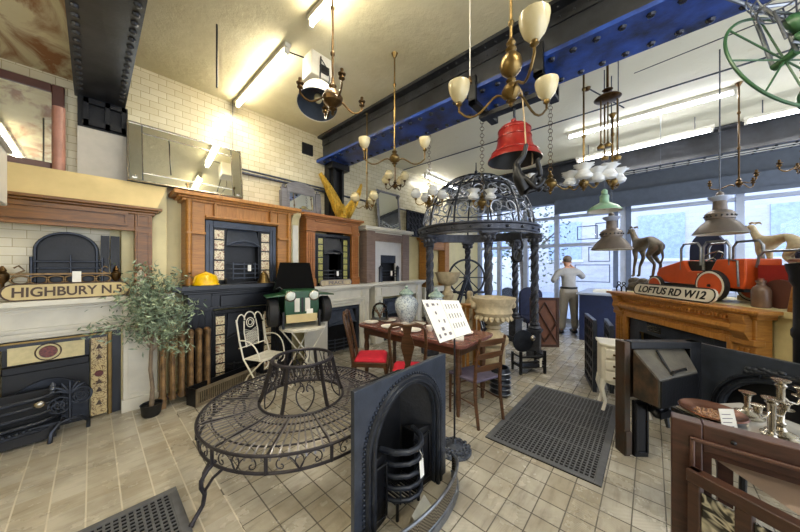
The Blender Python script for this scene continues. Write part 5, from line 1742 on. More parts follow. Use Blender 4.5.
# hounds
def hound(name, label, loc, rz, m, s=1., base=True):
    t = thing(name, label, 'sculpture', loc, rz)
    z0 = .20 if base else 0
    J = {'chest': (-.10, 0, .40, .072, .062), 'rib': (-.02, 0, .44, .068, .058), 'loin': (.10, 0, .47, .045, .04), 'hip': (.18, 0, .42, .06, .052),
         'nk0': (-.17, 0, .47, .042), 'nk1': (-.21, 0, .55, .032), 'hd': (-.24, 0, .62, .034), 'mz': (-.285, 0, .595, .018), 'ns': (-.32, 0, .575, .012),
         'tl0': (.235, 0, .36, .018), 'tl1': (.26, 0, .24, .011), 'tl2': (.22, 0, .15, .008)}
    B = [('chest', 'rib'), ('rib', 'loin'), ('loin', 'hip'), ('chest', 'nk0'), ('nk0', 'nk1'), ('nk1', 'hd'), ('hd', 'mz'), ('mz', 'ns'), ('hip', 'tl0'), ('tl0', 'tl1'), ('tl1', 'tl2')]
    for q, k in ((-1, 'l'), (1, 'r')):
        dx = .05 if q > 0 else 0
        J.update({'s' + k: (-.12, q * .045, .34, .036), 'e' + k: (-.09 - dx * .3, q * .05, .25, .022), 'w' + k: (-.12 - dx, q * .05, .13, .015), 'p' + k: (-.13 - dx, q * .05, .015, .015), 'q' + k: (-.165 - dx, q * .05, .012, .014)})
        J.update({'h' + k: (.18, q * .045, .36, .045), 'k' + k: (.11 - dx, q * .052, .26, .03), 'o' + k: (.21 - dx, q * .052, .16, .016), 'f' + k: (.18 - dx, q * .052, .015, .014), 'g' + k: (.14 - dx, q * .052, .012, .014)})
        B += [('chest', 's' + k), ('s' + k, 'e' + k), ('e' + k, 'w' + k), ('w' + k, 'p' + k), ('p' + k, 'q' + k), ('hip', 'h' + k), ('h' + k, 'k' + k), ('k' + k, 'o' + k), ('o' + k, 'f' + k), ('f' + k, 'g' + k)]
    J = {k: (v[0] * s, v[1] * s, v[2] * s + z0) + tuple(r * s for r in v[3:]) for k, v in J.items()}
    skin('body', J, B, m, t, 'chest')
    for q in (-1, 1):
        MB().tube([(-.225 * s, q * .022 * s, .645 * s + z0), (-.19 * s, q * .035 * s, .65 * s + z0), (-.165 * s, q * .03 * s, .625 * s + z0)], [.014 * s, .011 * s, .003], 6).build('ear', m, t)
        MB().ball((-.262 * s, q * .027 * s, .622 * s + z0), .007 * s).build('eye', 'black', t)
    if base:
        b = MB()
        rr = random.Random(4)
        for k in range(16):
            b.ball((rr.uniform(-.22, .2), rr.uniform(-.05, .05), rr.uniform(.05, .14)), rr.uniform(.055, .08), (1.2, 1, .8))
        b.box(-.25, .25, -.1, .1, 0, .05)
        b.build('rocky_base', m, t)
    return t
hound('greyhound_statue', 'bronze greyhound statue on a rocky base at the left end of the mantel', LP(-.80, .34, 1.151), LR, 'bronze', 1.12)
hound('greyhound_statue', 'pale greyhound statue half hidden behind the pedal car hoops', LP(.36, .68, 1.151), LR, 'stone', .92, True)
for k, x in enumerate((-.90, -.80)):
    t = thing('boot_iron', ['small two-legged iron ornament at the far corner of the pine shelf', 'small two-legged iron ornament between the corner one and the greyhound'][k], 'ornament', LP(x, .06, 1.151), LR + .4, 'iron ornaments on the mantel')
    MB().tube([(-.03, 0, .0), (-.035, 0, .05), (0, 0, .09), (.035, 0, .05), (.03, 0, 0)], .009).ring((0, 0, .11), .02, .007, 14, 'y').build('body', 'iron_black', t)
t = thing('stoneware_bottle', 'brown stoneware bottle with a short neck in front of the trailer', 'bottle', LP(.72, .17, 1.151), LR)
MB().lathe([(.052, 0), (.056, .01), (.056, .14), (.048, .17), (.026, .19), (.024, .21), (.031, .215), (.031, .23), (.020, .23)], n=24).build('body', 'stoneware', t)
MB().lathe([(.019, .225), (.019, .245), (.0, .247)], n=14).build('stopper', 'leather', t)
o = MB().prism([(-.09, 0), (.07, 0), (.05, .18), (-.06, .2)], -.04, .04).build('wooden_block', 'pine', None, .006, loc=LP(1.05, .13, 1.151))
o.rotation_euler = (0, 0, LR)
tag(o, 'plain wooden wedge block between the brown bottle and the iron stove', 'block')
# stove column at the right edge
t = thing('iron_stove', 'tall black cast iron stove column at the right edge of the picture', 'stove', (3.26, -.80, 0))
MB().lathe([(.10, 0), (.10, .04), (.08, .08), (.07, .2), (.07, 1.0), (.08, 1.02), (.08, 1.06), (.07, 1.08), (.07, 1.36), (.088, 1.40), (.088, 1.44), (.10, 1.48), (.105, 1.52), (.0, 1.53)], n=28).build('body', 'iron_black', t)
MB().lathe([(.09, 1.53), (.09, 1.55), (.0, 1.56)], n=24).build('lid', 'leather', t)
for zz in (1.25, .98):
    MB().rod((-.06, .03, zz), (-.11, .05, zz), .012).build('lug', 'iron_black', t)

# ------------------------------------------------------------------ range hood insert seen from the back
t = thing('range_insert', 'rusty black cooking range with sloping smoke hood next to the rubber mat', 'range', (3.075, -.035, 0), R(-47.9))
MB().box(-.31, -.265, -.06, .04, 0, .90).box(-.31, -.265, -.075, -.06, .02, .2).build('side_flange', 'iron_old', t, .004)
MB().box(-.24, -.13, -.07, -.04, 0, .44).frame(-.235, -.135, .03, .42, .015, -.08, -.07).build('side_panel', 'iron_black', t, .004)
MB().box(.22, .31, -.05, .04, 0, .9).build('side_post', 'iron_black', t, .004)
MB().box(-.25, .31, -.05, .03, .845, .90).build('top_rail', 'iron_black', t, .004)
MB().box(-.25, .22, .0, .03, .44, .845).build('back_plate', 'iron_old', t)
h = MB().hexa([(-.235, -.05, .46), (.22, .0, .46), (.18, -.14, .50), (-.26, -.30, .50)], [(-.235, -.05, .842), (.22, .0, .842), (.18, -.14, .70), (-.26, -.30, .70)]).build('smoke_hood', mat('hood_grey', '5c584e', .5, .3, .25, 6, .3, c2='4a4640'), t, .006)
MB().hexa([(-.25, -.308, .50), (.175, -.152, .50), (.178, -.142, .50), (-.255, -.30, .50)], [(-.25, -.308, .69), (.175, -.152, .69), (.178, -.142, .69), (-.255, -.30, .69)]).build('front_plate', 'iron_black', h)
MB().hexa([(-.243, -.06, .47), (-.268, -.295, .505), (-.26, -.29, .505), (-.235, -.06, .47)], [(-.243, -.06, .83), (-.268, -.295, .695), (-.26, -.29, .695), (-.235, -.06, .83)]).build('rusty_cheek', mat('heavy_rust', '5a4433', .7, .2, .3, 9, .4, c2='33302c'), h)
MB().hexa([(-.055, -.05, .825), (-.04, -.05, .825), (-.09, -.22, .705), (-.105, -.22, .705)], [(-.055, -.05, .838), (-.04, -.05, .838), (-.09, -.22, .715), (-.105, -.22, .715)]).build('hood_seam', 'iron_black', h)
MB().tube([(-.11, -.23, .70), (-.10, -.235, .73), (.06, -.165, .73), (.09, -.14, .71)], .010).build('lifting_bar', 'iron_black', h)
MB().tube([(-.24, -.07, .60), (-.2, -.10, .62), (-.2, -.1, .57), (-.16, -.09, .60)], .012).build('latch', 'iron_black', t)
b = MB()
for k in range(9):
    b.ball((-.20 + k * .035, -.22 + .02 * (k % 3) + k * .012, .42 + .02 * (k % 2)), .035, (1, 1, .9))
b.hexa([(-.13, -.05, .36), (.22, -.05, .36), (.12, -.14, .40), (-.22, -.27, .40)], [(-.13, -.05, .42), (.22, -.05, .42), (.12, -.14, .45), (-.22, -.27, .45)])
b.build('grate_casting', 'iron_black', t)
for x in (-.14, .02):
    MB().rod((x, -.22, .41), (x, -.24, .33), .018, .012).build('grate_lug', 'iron_black', t)

# arched plate on the right
t = thing('arched_insert', 'blue-black arched iron fireplace plate behind the candlesticks at right', 'fireplace insert', (3.14, -.66, 0), R(234))
MB().archplate(.92, .86, .38, .30, 0, .03).build('face_plate', 'blue_slate', t, .003)
MB().archline(.36, .38, -.004, .014, 0).archline(.32, .38, -.012, .016, 0).build('arch_moulding', 'iron', t)
MB().box(-.31, .31, .035, .05, 0, .74).build('firebox', 'iron_black', t)
b = MB()
rr = random.Random(8)
for k in range(26):
    f = k / 25 * 2 - 1
    b.ball((f * .16, -.016, .735 + .03 * (1 - f * f) + rr.uniform(-.015, .015)), .02, (1.2, .7, .9), 8)
for s in (-1, 1):
    b.tube(spiral(s * .13, .73, .005, .04, 0, s * 7, 16, -.014), .007)
b.build('leaf_ornament', 'iron', t)

# ------------------------------------------------------------------ low table with silverware
TR_ = R(227)
t = thing('low_table', 'dark low table with a pale top carrying the silver candlesticks', 'table', (2.16, -.51, 0), TR_)
MB().box(-.375, .375, -.225, .225, .665, .69).build('frame', 'iron_black', t, .004)
MB().box(-.36, .36, -.21, .21, .69, .70).build('tabletop', mat('grey_marble_top', '9c9a94', .15, 0, .15, 8), t, .003)
for sx in (-1, 1):
    for sy in (-1, 1):
        MB().tube([(sx * .34, sy * .19, .665), (sx * .32, sy * .17, .35), (sx * .34, sy * .19, 0)], [.022, .016, .018], 8).build('leg', 'iron_black', t)
t = thing('copper_dish', 'round embossed copper dish lying on the corner of the low table', 'dish', (2.22, -.24, .701))
b = MB().lathe([(.0, .0), (.075, .0), (.08, .012), (.105, .016), (.125, .03), (.13, .03), (.125, .036), (.1, .024), (.08, .02), (.07, .012), (.0, .012)], n=40, cap=False)
b.build('bowl', 'copper', t)
b = MB()
for k in range(40):
    a = k * 2.4; r = .066 * math.sqrt(k / 40)
    b.ball((r * math.cos(a), r * math.sin(a), .013), .009, (1, 1, .6), 6)
b.build('embossing', mat('pale_copper', '8f6e54', .3, .9, .25), t)
def candlestick(label, x, y, h, arms=0, a0=0., low=False):
    t = thing('candlestick', label, 'candlestick', (x, y, .701), a0, 'silver candlesticks on the low table')
    s = h / .28
    MB().lathe([(.06, 0), (.062, .008), (.045, .016), (.05, .022), (.02, .035), (.013, .05)], n=24).build('base', 'silver', t)
    MB().lathe([(.013, .05), (.018, .06 * s + .01), (.011, .08 * s), (.014, h * .85), (.02, h * .9), (.012, h * .93), (.018, h * .94), (.030, h * .985), (.031, h), (.012, h)], n=20).build('stem', 'silver', t)
    for k in range(arms):
        a = 2 * PI * k / arms
        ca, sa = math.cos(a), math.sin(a)
        b = MB().tube([(0, 0, h * .75), (.03 * ca, .03 * sa, h * .62), (.06 * ca, .06 * sa, h * .6), (.075 * ca, .075 * sa, h * .7)], .005)
        b.lathe([(.004, h * .7), (.026, h * .73), (.028, h * .74), (.012, h * .75), (.016, h * .85), (.024, h * .88), (.02, h * .885)], (.075 * ca, .075 * sa, 0), 14)
        b.build('arm', 'silver', t)
candlestick('tall silver candlestick nearest the right edge of the low table', 1.99, -.60, .36, 2, R(40))
candlestick('middle silver candlestick with square capital right of the white tag', 2.16, -.45, .27, 1, R(-60))
candlestick('two-branched silver candelabrum directly behind the white tag', 2.04, -.40, .21, 2, R(140))
candlestick('short silver candlestick behind the copper dish', 2.34, -.38, .13)
t = thing('price_card', 'white handwritten card propped among the silver candlesticks', 'card', (2.06, -.285, .701), R(-50))
MB().at((0, 0, 0), (R(-12), 0, 0)).box(-.035, .035, -.001, .001, 0, .105).build('card', 'paper', t)
b = MB().at((0, 0, 0), (R(-12), 0, 0))
for k in range(4):
    b.box(-.027, .02 - .006 * (k % 2), -.002, -.001, .025 + k * .018, .028 + k * .018)
b.build('writing', 'ink', t)

# ------------------------------------------------------------------ brown surround at lower right
t = thing('wooden_surround', 'reddish brown wooden fire surround filling the lower right corner', 'fireplace surround', (1.55, -.06, 0), R(-90))
b = MB().box(0, .085, 0, .06, 0, .90).box(.085, 1.2, 0, .06, .80, .90)
b.build('frame', 'brown_wood', t, .004)
MB().box(.05, .064, -.014, 0, 0, .845).box(.05, 1.2, -.014, 0, .832, .846).build('moulding', mat('worn_moulding', '4f342b', .4, 0, .2, 20), t, .004)
MB().box(.085, .11, .02, .06, 0, .8).box(.11, 1.2, .02, .06, .775, .8).build('inner_edge', 'brown_wood', t)
MB().at((.16, -.006, .865), (R(90), 0, 0)).lathe([(.0, -.004), (.008, 0), (.0, .006)], n=10).build('screw', 'iron_black', t)
t = thing('slanted_board', 'pale pinkish board lying inside the opening of the brown surround', 'board', (1.60, -.17, 0), R(-90))
MB().hexa([(0, .03, .755), (1.05, .03, .755), (1.05, -.13, .66), (.30, -.13, .66)], [(0, .04, .77), (1.05, .04, .77), (1.05, -.12, .675), (.30, -.12, .675)]).build('panel', mat('pink_board', '927c6c', .5, 0, .1), t)
for x in (.02, .98):
    MB().box(x, x + .04, .02, .05, 0, .76).build('upright', 'brown_wood', t)
t = thing('picture_frame', 'small wooden frame with torn black and white paper inside the brown surround', 'frame', (1.50, -.10, 0), R(-118))
b = MB().box(0, .035, 0, .03, 0, .745).box(.12, .16, 0, .03, 0, .70).box(.30, .36, 0, .03, 0, .74).box(0, .36, -.01, .035, .70, .745)
b.build('frame', wood('worn_brown_wood', '2e1c14', '4c3024', .45), t, .004)
MB().box(.035, .30, .012, .022, 0, .67).build('torn_paper', 'torn', t)

# ------------------------------------------------------------------ bedside chest and leaning grates
t = thing('bedside_chest', 'small white curved bedside chest with three drawers on tall legs', 'chest', (3.72, .22, 0), R(-75))
pts = [(-.2, .15), (-.2, -.1), (-.13, -.165), (0, -.185), (.13, -.165), (.2, -.1), (.2, .15)]
MB().prism(pts, .30, .68, 'xy').build('body', 'white_paint', t, .006)
MB().prism([(x * 1.08, y * 1.08) for x, y in pts], .68, .705, 'xy').build('top', 'white_paint', t, .006)
for k in range(3):
    zz = .335 + k * .115
    dr = MB().hexa([(-.175, -.165, zz), (0, -.215, zz), (.175, -.165, zz), (.17, -.1, zz), (-.17, -.1, zz)], [(-.175, -.165, zz + .093), (0, -.215, zz + .093), (.175, -.165, zz + .093), (.17, -.1, zz + .093), (-.17, -.1, zz + .093)]).build('drawer', 'white_paint', t, .005)
    for q in (-1, 1):
        MB().ball((q * .11, -.20, zz + .047), .011).build('knob', 'brass_dark', dr)
for sx in (-1, 1):
    for y in (-.1, .12):
        MB().tube([(sx * .18, y, .32), (sx * .2, y - .02, .24), (sx * .165, y, .1), (sx * .19, y - .02, .008)], [.028, .024, .014, .016], 8).build('leg', 'white_paint', t)
for k, (x, y, hh, lb) in enumerate(((4.28, .60, .86, 'upright black iron grid panel nearest the aisle beside the white chest'), (4.38, .42, .80, 'black iron panel leaning behind the first grid panel'))):
    t = thing('iron_grille', lb, 'iron panel', (x, y, 0), R(197) - .1 * k)
    b = MB().frame(-.28, .28, 0, hh, .045, 0, .04)
    for i in range(6):
        b.box(-.235, .235, .005, .03, .1 + i * .12, .13 + i * .12)
    for i in range(4):
        b.box(-.2 + i * .125, -.175 + i * .125, .01, .025, .05, hh - .05)
    b.build('grid', 'iron', t)
    MB().box(-.25, .25, .03, .05, .05, hh - .05).build('back', 'iron_black', t)
# ================================================================== HANGING LIGHTS
def shade_mesh(kind, s):
    b = MB()
    if kind == 'bowl':
        b.lathe([(.012, -.005), (.032, .008), (.062, .045), (.080, .095), (.087, .14), (.086, .155), (.080, .152), (.080, .138), (.074, .095), (.056, .05), (.0, .012)], n=22, cap=False)
    elif kind == 'tulip':
        b.lathe([(.02, 0), (.055, .012), (.066, .035), (.045, .065), (.04, .078), (.062, .105), (.075, .12)], n=30, fr=.16, fn=6, cap=False)
    elif kind == 'globe':
        b.lathe([(.022, 0), (.055, .02), (.07, .055), (.058, .09), (.04, .105), (.05, .12)], n=20, fr=.08, cap=False)
    b.bm.transform(Matrix.Scale(s, 4))
    return b
def chandelier(name, label, loc, top, n, r, a0, shade, ss=1., body=.05, mb='brass', ms='opal', dz=.05, dip=.06, hook='rod', lower=0., grp=None, armz=0., drop=None):
    t = thing(name, label, 'chandelier', loc, a0, grp)
    H = top - loc[2]
    if hook == 'rod':
        b = MB().rod((0, 0, body), (0, 0, H), .009)
        for f in (.35, .7):
            b.lathe([(.010, -.02), (.017, -.008), (.017, .008), (.010, .02)], (0, 0, H * f), 10)
        b.lathe([(.0, 0), (.035, -.0), (.02, -.03), (.01, -.05)][::-1], (0, 0, H), 14)
        b.build('rod', mb, t)
    else:
        b = MB()
        k, z = 0, body
        while z < H - .02:
            zz = min(z + .045, H)
            if k % 2:
                b.at((0, 0, (z + zz) / 2), (0, 0, 0), (.45, 1, 1)).ring((0, 0, 0), .024, .0035, 8, 'x', 4).at()
            else:
                b.at((0, 0, (z + zz) / 2), (0, 0, 0), (1, .45, 1)).ring((0, 0, 0), .024, .0035, 8, 'y', 4).at()
            z += .04
            k += 1
        b.build('chain', 'brass_dark', t)
    s = body / .05
    MB().lathe([(.004, -.085 * s), (.014, -.075 * s), (.01, -.06 * s), (.03, -.05 * s), (.02, -.04 * s), (.05 * s, -.012 * s), (.055 * s, .01 * s), (.04 * s, .04 * s), (.018, .06 * s), (.03, .075 * s), (.014, .095 * s), (.012, .12 * s)], n=20).build('body', mb, t)
    for k in range(n):
        a = 2 * PI * k / n
        u = Vector((math.cos(a), math.sin(a), 0))
        z = Vector((0, 0, 1))
        zc = armz
        am = MB().tube(bez(u * .03 + z * (zc - .03), u * r * .35 + z * (zc + dip * .9), u * r * .55 + z * (zc - dip * 1.6), u * r + z * (zc - .02 + dz * .2), 10) + [tuple(u * r + z * (zc + dz - .01))], .0075, 6)
        c = u * r + z * (zc + dz)
        am.lathe([(.008, -.02), (.022, -.008), (.018, .008), (.01, .012)], tuple(c), 12)
        ar = am.build('arm', mb, t)
        if shade:
            sh = shade_mesh(shade, ss)
            sh.bm.transform(Matrix.Translation(c + z * .008))
            sh.build('shade', ms, ar)
        else:
            MB().lathe([(.008, .01), (.026, .02), (.028, .026), (.012, .03), (.012, .06), (.0, .06)], tuple(c), 12).build('candle_cup', mb, ar)
    return t
VR = R(-47.9)
# brass Dutch chandelier without shades
t = chandelier('brass_chandelier', 'four-armed brass chandelier without shades in front of the white enamel lamp', (1.22, 1.79, 2.76), 3.76, 4, .235, VR + .5, None, 1, .07, 'brass_dark', dz=.03, dip=.09)
t = thing('enamel_lamp', 'white domed enamel lamp with grey-blue inside behind the shadeless brass chandelier', 'pendant lamp', (1.47, 2.40, 3.13))
t.rotation_euler = (R(-14), R(14), 0)
MB().lathe([(.19, -.09), (.186, -.085), (.175, .0), (.135, .09), (.07, .14), (.05, .15), (.05, .2), (.0, .21)], n=32, cap=False).build('shade', 'white_paint', t)
MB().lathe([(.183, -.088), (.168, .0), (.128, .084), (.065, .132), (.0, .135)], n=32, cap=False).build('lining', mat('blue_grey_lining', '4c535e', .35, .3, .15), t)
MB().ball((0, 0, .0), .04, (1, 1, 1.3)).build('bulb', 'opal', t)
MB().rod((0, 0, .2), (0, .03, .62), .008).build('flex', 'black', t)
MB().tube(bez((.05, 0, .2), (.15, 0, .35), (.12, .02, .5), (0, .03, .6), 8), .005).build('cable', 'black', t)
# three-light brass chandeliers with bowl shades
chandelier('brass_chandelier', 'slender brass chandelier with two cream bowl shades near the ceiling beam', (2.15, 2.02, 2.64), 3.76, 2, .32, VR, 'bowl', .72, .05, 'brass', dz=.10, dip=.10)
t = chandelier('brass_chandelier', 'largest brass chandelier with three cream bowl shades above the red bell', (1.70, .63, 2.55), 3.76, 3, .33, R(219), 'bowl', .82, .05, 'brass', dz=.04, dip=.13)
MB().lathe([(.012, .09), (.03, .105), (.055, .13), (.066, .17), (.055, .21), (.03, .24), (.018, .25), (.032, .265), (.018, .285), (.028, .30), (.012, .33)], n=24).build('vase_stem', 'brass', t)
# small clusters with glass shades
WHITE = 'small brass lights with white glass shades'
chandelier('cluster_light', 'small brass light with glass globes next to the golden wings', (2.680,3.070,2.380), 3.76, 3, .17, .4, 'globe', 1.0, .03, 'brass', 'opal', grp=WHITE)
chandelier('cluster_light', 'glass-globe light hanging in front of the tall carved mirror', (3.140,2.940,2.750), 3.76, 4, .17, .2, 'globe', 1.0, .035, 'brass_dark', 'opal', grp=WHITE)
chandelier('cluster_light', 'cluster light with white shades at the left rim of the pavilion dome', (3.330,2.430,2.440), 3.76, 4, .20, .9, 'globe', 1.1, .04, 'brass', 'frost', hook='chain', grp=WHITE)
chandelier('cluster_light', 'brass light with frilled white shades hanging in front of the dome', (3.06, 1.47, 2.24), 3.76, 2, .10, VR, 'tulip', 1.0, .05, 'brass', 'frost', hook='chain', dz=.03, grp=WHITE)
chandelier('cluster_light', 'brass ball light on a long chain right of the hanging monkey', (3.20, .78, 2.35), 3.76, 2, .20, VR, 'tulip', .95, .06, 'brass', 'frost', hook='chain', dz=-.02, grp=WHITE)
chandelier('cluster_light', 'light with frilled white tulip shades left of the rise-and-fall pulley', (3.42, .52, 2.36), 3.76, 3, .13, 1.2, 'tulip', 1.2, .045, 'brass', 'frost', dz=.0, grp=WHITE)
chandelier('cluster_light', 'light with wide white tulip shades above the green lampshade', (3.66, .30, 2.38), 3.1, 2, .12, VR + .6, 'tulip', 1.25, .045, 'brass', 'frost', dz=.0, grp=WHITE)
# rise and fall pulley
t = thing('rise_and_fall_pulley', 'brass rise-and-fall pulley with hanging rods below the ceiling', 'pulley', (3.62, .34, 3.27))
MB().rod((0, 0, .0), (0, 0, .49), .012).lathe([(.02, .1), (.05, .08), (.02, .06)], n=12).build('rod', 'brass_dark', t)
MB().lathe([(.0, .02), (.10, .01), (.12, -.01), (.1, -.025), (.0, -.03)], n=24).build('plate', 'brass_dark', t)
for (x, y, l) in ((.07, .03, .60), (-.06, .05, .52), (.02, -.08, .64), (.04, .0, .48)):
    MB().rod((x, y, -.03), (x, y, -l), .007).lathe([(.03, -l - .03), (.035, -l), (.01, -l + .03)], (x, y, 0), 12).build('counterweight', 'brass', t)
# lampshades
def dome_lamp(name, label, loc, top, prof, m, ml=None, gallery=True):
    t = thing(name, label, 'pendant lamp', loc)
    MB().lathe(prof, n=36, cap=False).build('shade', m, t)
    MB().lathe([(r * .96, z - .004) for r, z in prof[:4]], n=36, cap=False).build('lining', ml or 'white_paint', t)
    zt = prof[-1][1]
    b = MB().lathe([(prof[-1][0], zt), (prof[-1][0] * 1.05, zt + .02), (.03, zt + .04), (.03, zt + .08), (.012, zt + .1)], n=20)
    b.build('cap', m, t)
    MB().rod((0, 0, zt + .09), (0, 0, top - loc[2]), .006).build('flex', 'iron_grey', t)
    MB().ball((0, 0, prof[0][1] + .06), .035, (1, 1, 1.3)).build('bulb', 'opal', t)
    return t
G = mat('grey_enamel', '665c55', .4, .2, .2, 9, .1)
M['g_enamel'] = G
ind = [(.205, 0), (.20, .012), (.14, .10), (.105, .135), (.10, .15), (.11, .155), (.11, .21), (.085, .235), (.055, .25), (.05, .34)]
for nm, lb, loc in (('industrial_lamp', 'grey industrial pendant lamp left of the greyhound statue', (4.13, .35, 1.70)), ('industrial_lamp', 'grey industrial pendant lamp hanging above the red pedal car', (4.38, -.53, 1.84))):
    t = dome_lamp(nm, lb, loc, 3.76, ind, 'g_enamel')
    for k in range(18):
        a = 2 * PI * k / 18
        MB().ball((.111 * math.cos(a), .111 * math.sin(a), .183), .010, (1, 1, 1), 6).build('vent_hole', 'black', t)
    MB().lathe([(.05, .34), (.085, .37), (.09, .385), (.03, .40)], n=24).build('crown', 'aluminium', t)
dome_lamp('green_lampshade', 'pale green enamel lampshade above the left grey industrial lamp', (3.95, .40, 2.14), 3.76, [(.17, 0), (.165, .01), (.13, .05), (.06, .09), (.045, .10), (.045, .15)], 'green_enamel')
# gas brackets in front of the right window
chandelier('gas_pendant', 'thin brass gas pendant hanging by the bright window mullion', (5.33, -.80, 2.52), 3.76, 3, .24, VR + .2, None, 1, .03, 'brass_dark', hook='rod', dz=.03)
chandelier('gas_pendant', 'thin brass gas pendant farther right in front of the window blind', (5.15, -1.22, 2.58), 3.76, 3, .2, VR + .8, None, 1, .028, 'brass_dark', hook='chain', dz=.03)

# ------------------------------------------------------------------ bell, hoist and monkeys
t = thing('beam_clamp', 'iron hoist clamp fixed under the big riveted beam', 'clamp', (2.84, 1.02, 3.30))
b = MB()
for y in (-.30, .32):
    b.box(-.28, -.24, y - .04, y + .04, -.16, .12).box(.24, .28, y - .04, y + .04, -.16, .12).box(-.28, .28, y - .04, y + .04, -.16, -.12)
    b.ball((0, y, -.12), .04)
b.box(-.05, .05, -.36, .36, -.21, -.16)
b.build('bracket', 'iron_black', t, .004)
MB().tube([(0, 0, -.21), (0, 0, -.29), (.03, 0, -.33), (0, 0, -.36), (-.03, 0, -.33)], .012).build('hook', 'iron', t)
t = thing('red_bell', 'large red bell hanging from the beam clamp', 'bell', (2.84, 1.02, 2.56))
MB().lathe([(.255, 0), (.25, .02), (.215, .07), (.175, .13), (.155, .22), (.148, .31), (.13, .335), (.0, .34), ], n=40, cap=False).build('body', 'red', t)
MB().lathe([(.25, .0), (.205, .07), (.165, .13), (.145, .22), (.138, .31), (.0, .33)], n=40, cap=False).build('inside', 'black', t)
for z, r in ((.075, .215), (.225, .157), (.30, .151)):
    MB().ring((0, 0, z), r, .007, 40).build('band', 'red', t)
MB().tube([(-.05, 0, .33), (-.05, 0, .39), (0, 0, .42), (.05, 0, .39), (.05, 0, .33)], .014).build('crown_loop', 'red', t)
MB().tube([(.13, -.10, .36), (.16, -.12, .2), (.14, -.13, .0), (.1, -.14, -.04)], .008).build('rope', mat('tan_rope', 'b09a7a', .8), t)
def monkey(label, loc, rz, s, kind):
    t = thing('hanging_monkey', label, 'sculpture', loc, rz)
    if kind == 0:
        J = {'hip': (.02, 0, -.44, .055), 'bel': (-.03, .0, -.37, .058), 'che': (-.075, 0, -.27, .06, .055), 'nk': (-.085, -.01, -.20, .035), 'hd': (.14, -.03, -.40, .055), 'n2': (.08, -.01, -.36, .03),
             'sr': (-.085, .02, -.16, .036), 'er': (-.02, .0, -.08, .026), 'wr': (.0, 0, 0, .02), 'hr': (.005, 0, .035, .022),
             'sl': (-.03, -.05, -.30, .03), 'el': (.05, -.08, -.40, .022), 'wl': (.12, -.06, -.34, .018), 'hl': (.14, -.05, -.30, .02),
             'kr': (.09, .02, -.23, .034), 'ar': (.15, .02, -.33, .022), 'fr': (.19, .0, -.36, .02), 'kl': (.13, -.02, -.26, .03), 'al': (.09, -.03, -.14, .02), 'fl': (.11, -.04, -.11, .018)}
        B = [('hip', 'bel'), ('bel', 'che'), ('che', 'nk'), ('nk', 'sr'), ('sr', 'er'), ('er', 'wr'), ('wr', 'hr'), ('bel', 'sl'), ('sl', 'el'), ('el', 'wl'), ('wl', 'hl'), ('hip', 'kr'), ('kr', 'ar'), ('ar', 'fr'), ('hip', 'n2'), ('n2', 'hd'), ('kr', 'kl'), ('kl', 'al'), ('al', 'fl')]
    else:
        J = {'hip': (.0, 0, -.40, .06), 'bel': (.03, .0, -.34, .055), 'che': (.05, 0, -.26, .055), 'nk': (.04, 0, -.20, .03), 'hd': (-.01, -.04, -.20, .05),
             'sr': (.06, .03, -.22, .03), 'er': (.08, .0, -.10, .024), 'wr': (.05, 0, 0, .02), 'hr': (.045, 0, .03, .02),
             'kr': (-.09, -.02, -.36, .03), 'ar': (-.10, 0, -.22, .022), 'fr': (-.07, 0, -.02, .018), 'kl': (-.06, .05, -.42, .03), 'al': (-.11, .05, -.30, .02)}
        B = [('hip', 'bel'), ('bel', 'che'), ('che', 'nk'), ('nk', 'hd'), ('che', 'sr'), ('sr', 'er'), ('er', 'wr'), ('wr', 'hr'), ('hip', 'kr'), ('kr', 'ar'), ('ar', 'fr'), ('hip', 'kl'), ('kl', 'al')]
    J = {k: tuple(q * s for q in v) for k, v in J.items()}
    skin('body', J, B, 'iron_black', t, 'bel')
    hx, hy, hz = J['hd'][:3]
    for q in (-1, 1):
        MB().ball((hx + q * .05 * s, hy, hz + .01), .018 * s, (.6, 1, 1)).build('ear', 'iron_black', t)
        MB().ball((hx + q * .018 * s, hy - .048 * s, hz + .012 * s), .007 * s).build('eye', 'iron_grey', t)
    MB().ball((hx, hy - .045 * s, hz - .015 * s), .026 * s, (1, .8, .7)).build('muzzle', 'iron_black', t)
    return t
t = monkey('black monkey figure hanging by one arm under the red bell', (2.530,0.810,2.540), VR, .95, 0)
MB().tube([(.0, 0, .03), (.0, .02, .2), (.02, .12, .55), (.06, .34, .78)], .007).build('rope', mat('tan_cord', 'b09a7a', .8), t)
t = monkey('smaller black monkey figure hanging from the pavilion ring by the right column', (4.370,1.510,1.920), VR, .85, 1)
MB().rod((.04, 0, .02), (.04, 0, .13), .008).build('hook', 'iron', t)

# ------------------------------------------------------------------ cords and chains
def hanging(name, label, cat, x, y, z0, z1, m='iron_grey', bob=True, r=.004):
    t = thing(name, label, cat, (x, y, z1))
    MB().rod((0, 0, 0), (0, 0, z0 - z1), r).build('cord', m, t)
    if bob:
        MB().lathe([(.016, z0 - z1 - .03), (.018, z0 - z1 - .02), (.008, z0 - z1 + .02), (.0, z0 - z1 + .03)], n=10).build('pull', 'brass_dark', t)
hanging('pull_cord', 'white pull cord with a bell-shaped bob hanging left of the largest chandelier', 'cord', 1.92, 1.02, 2.92, 3.76, 'white_paint')
hanging('hanging_chain', 'dark chain hanging from the ceiling above the wide wall mirror', 'chain', .78, 3.01, 3.17, 3.76, 'iron_black', False, .008)
hanging('mirror_chain', 'thin chain running down the tiled wall to the wide mirror', 'chain', 1.28, 4.22, 3.08, 3.76, 'iron_grey', False, .004)
hanging('hanging_chain', 'plain chain hanging by the white ceiling light above the green lampshade', 'chain', 3.75, .26, 2.6, 3.76, 'iron_grey', False, .005)
hanging('hanging_wire', 'thin wire hanging in front of the far strip light at right', 'wire', 5.4, -.1, 2.9, 3.76, 'iron_grey', False, .003)
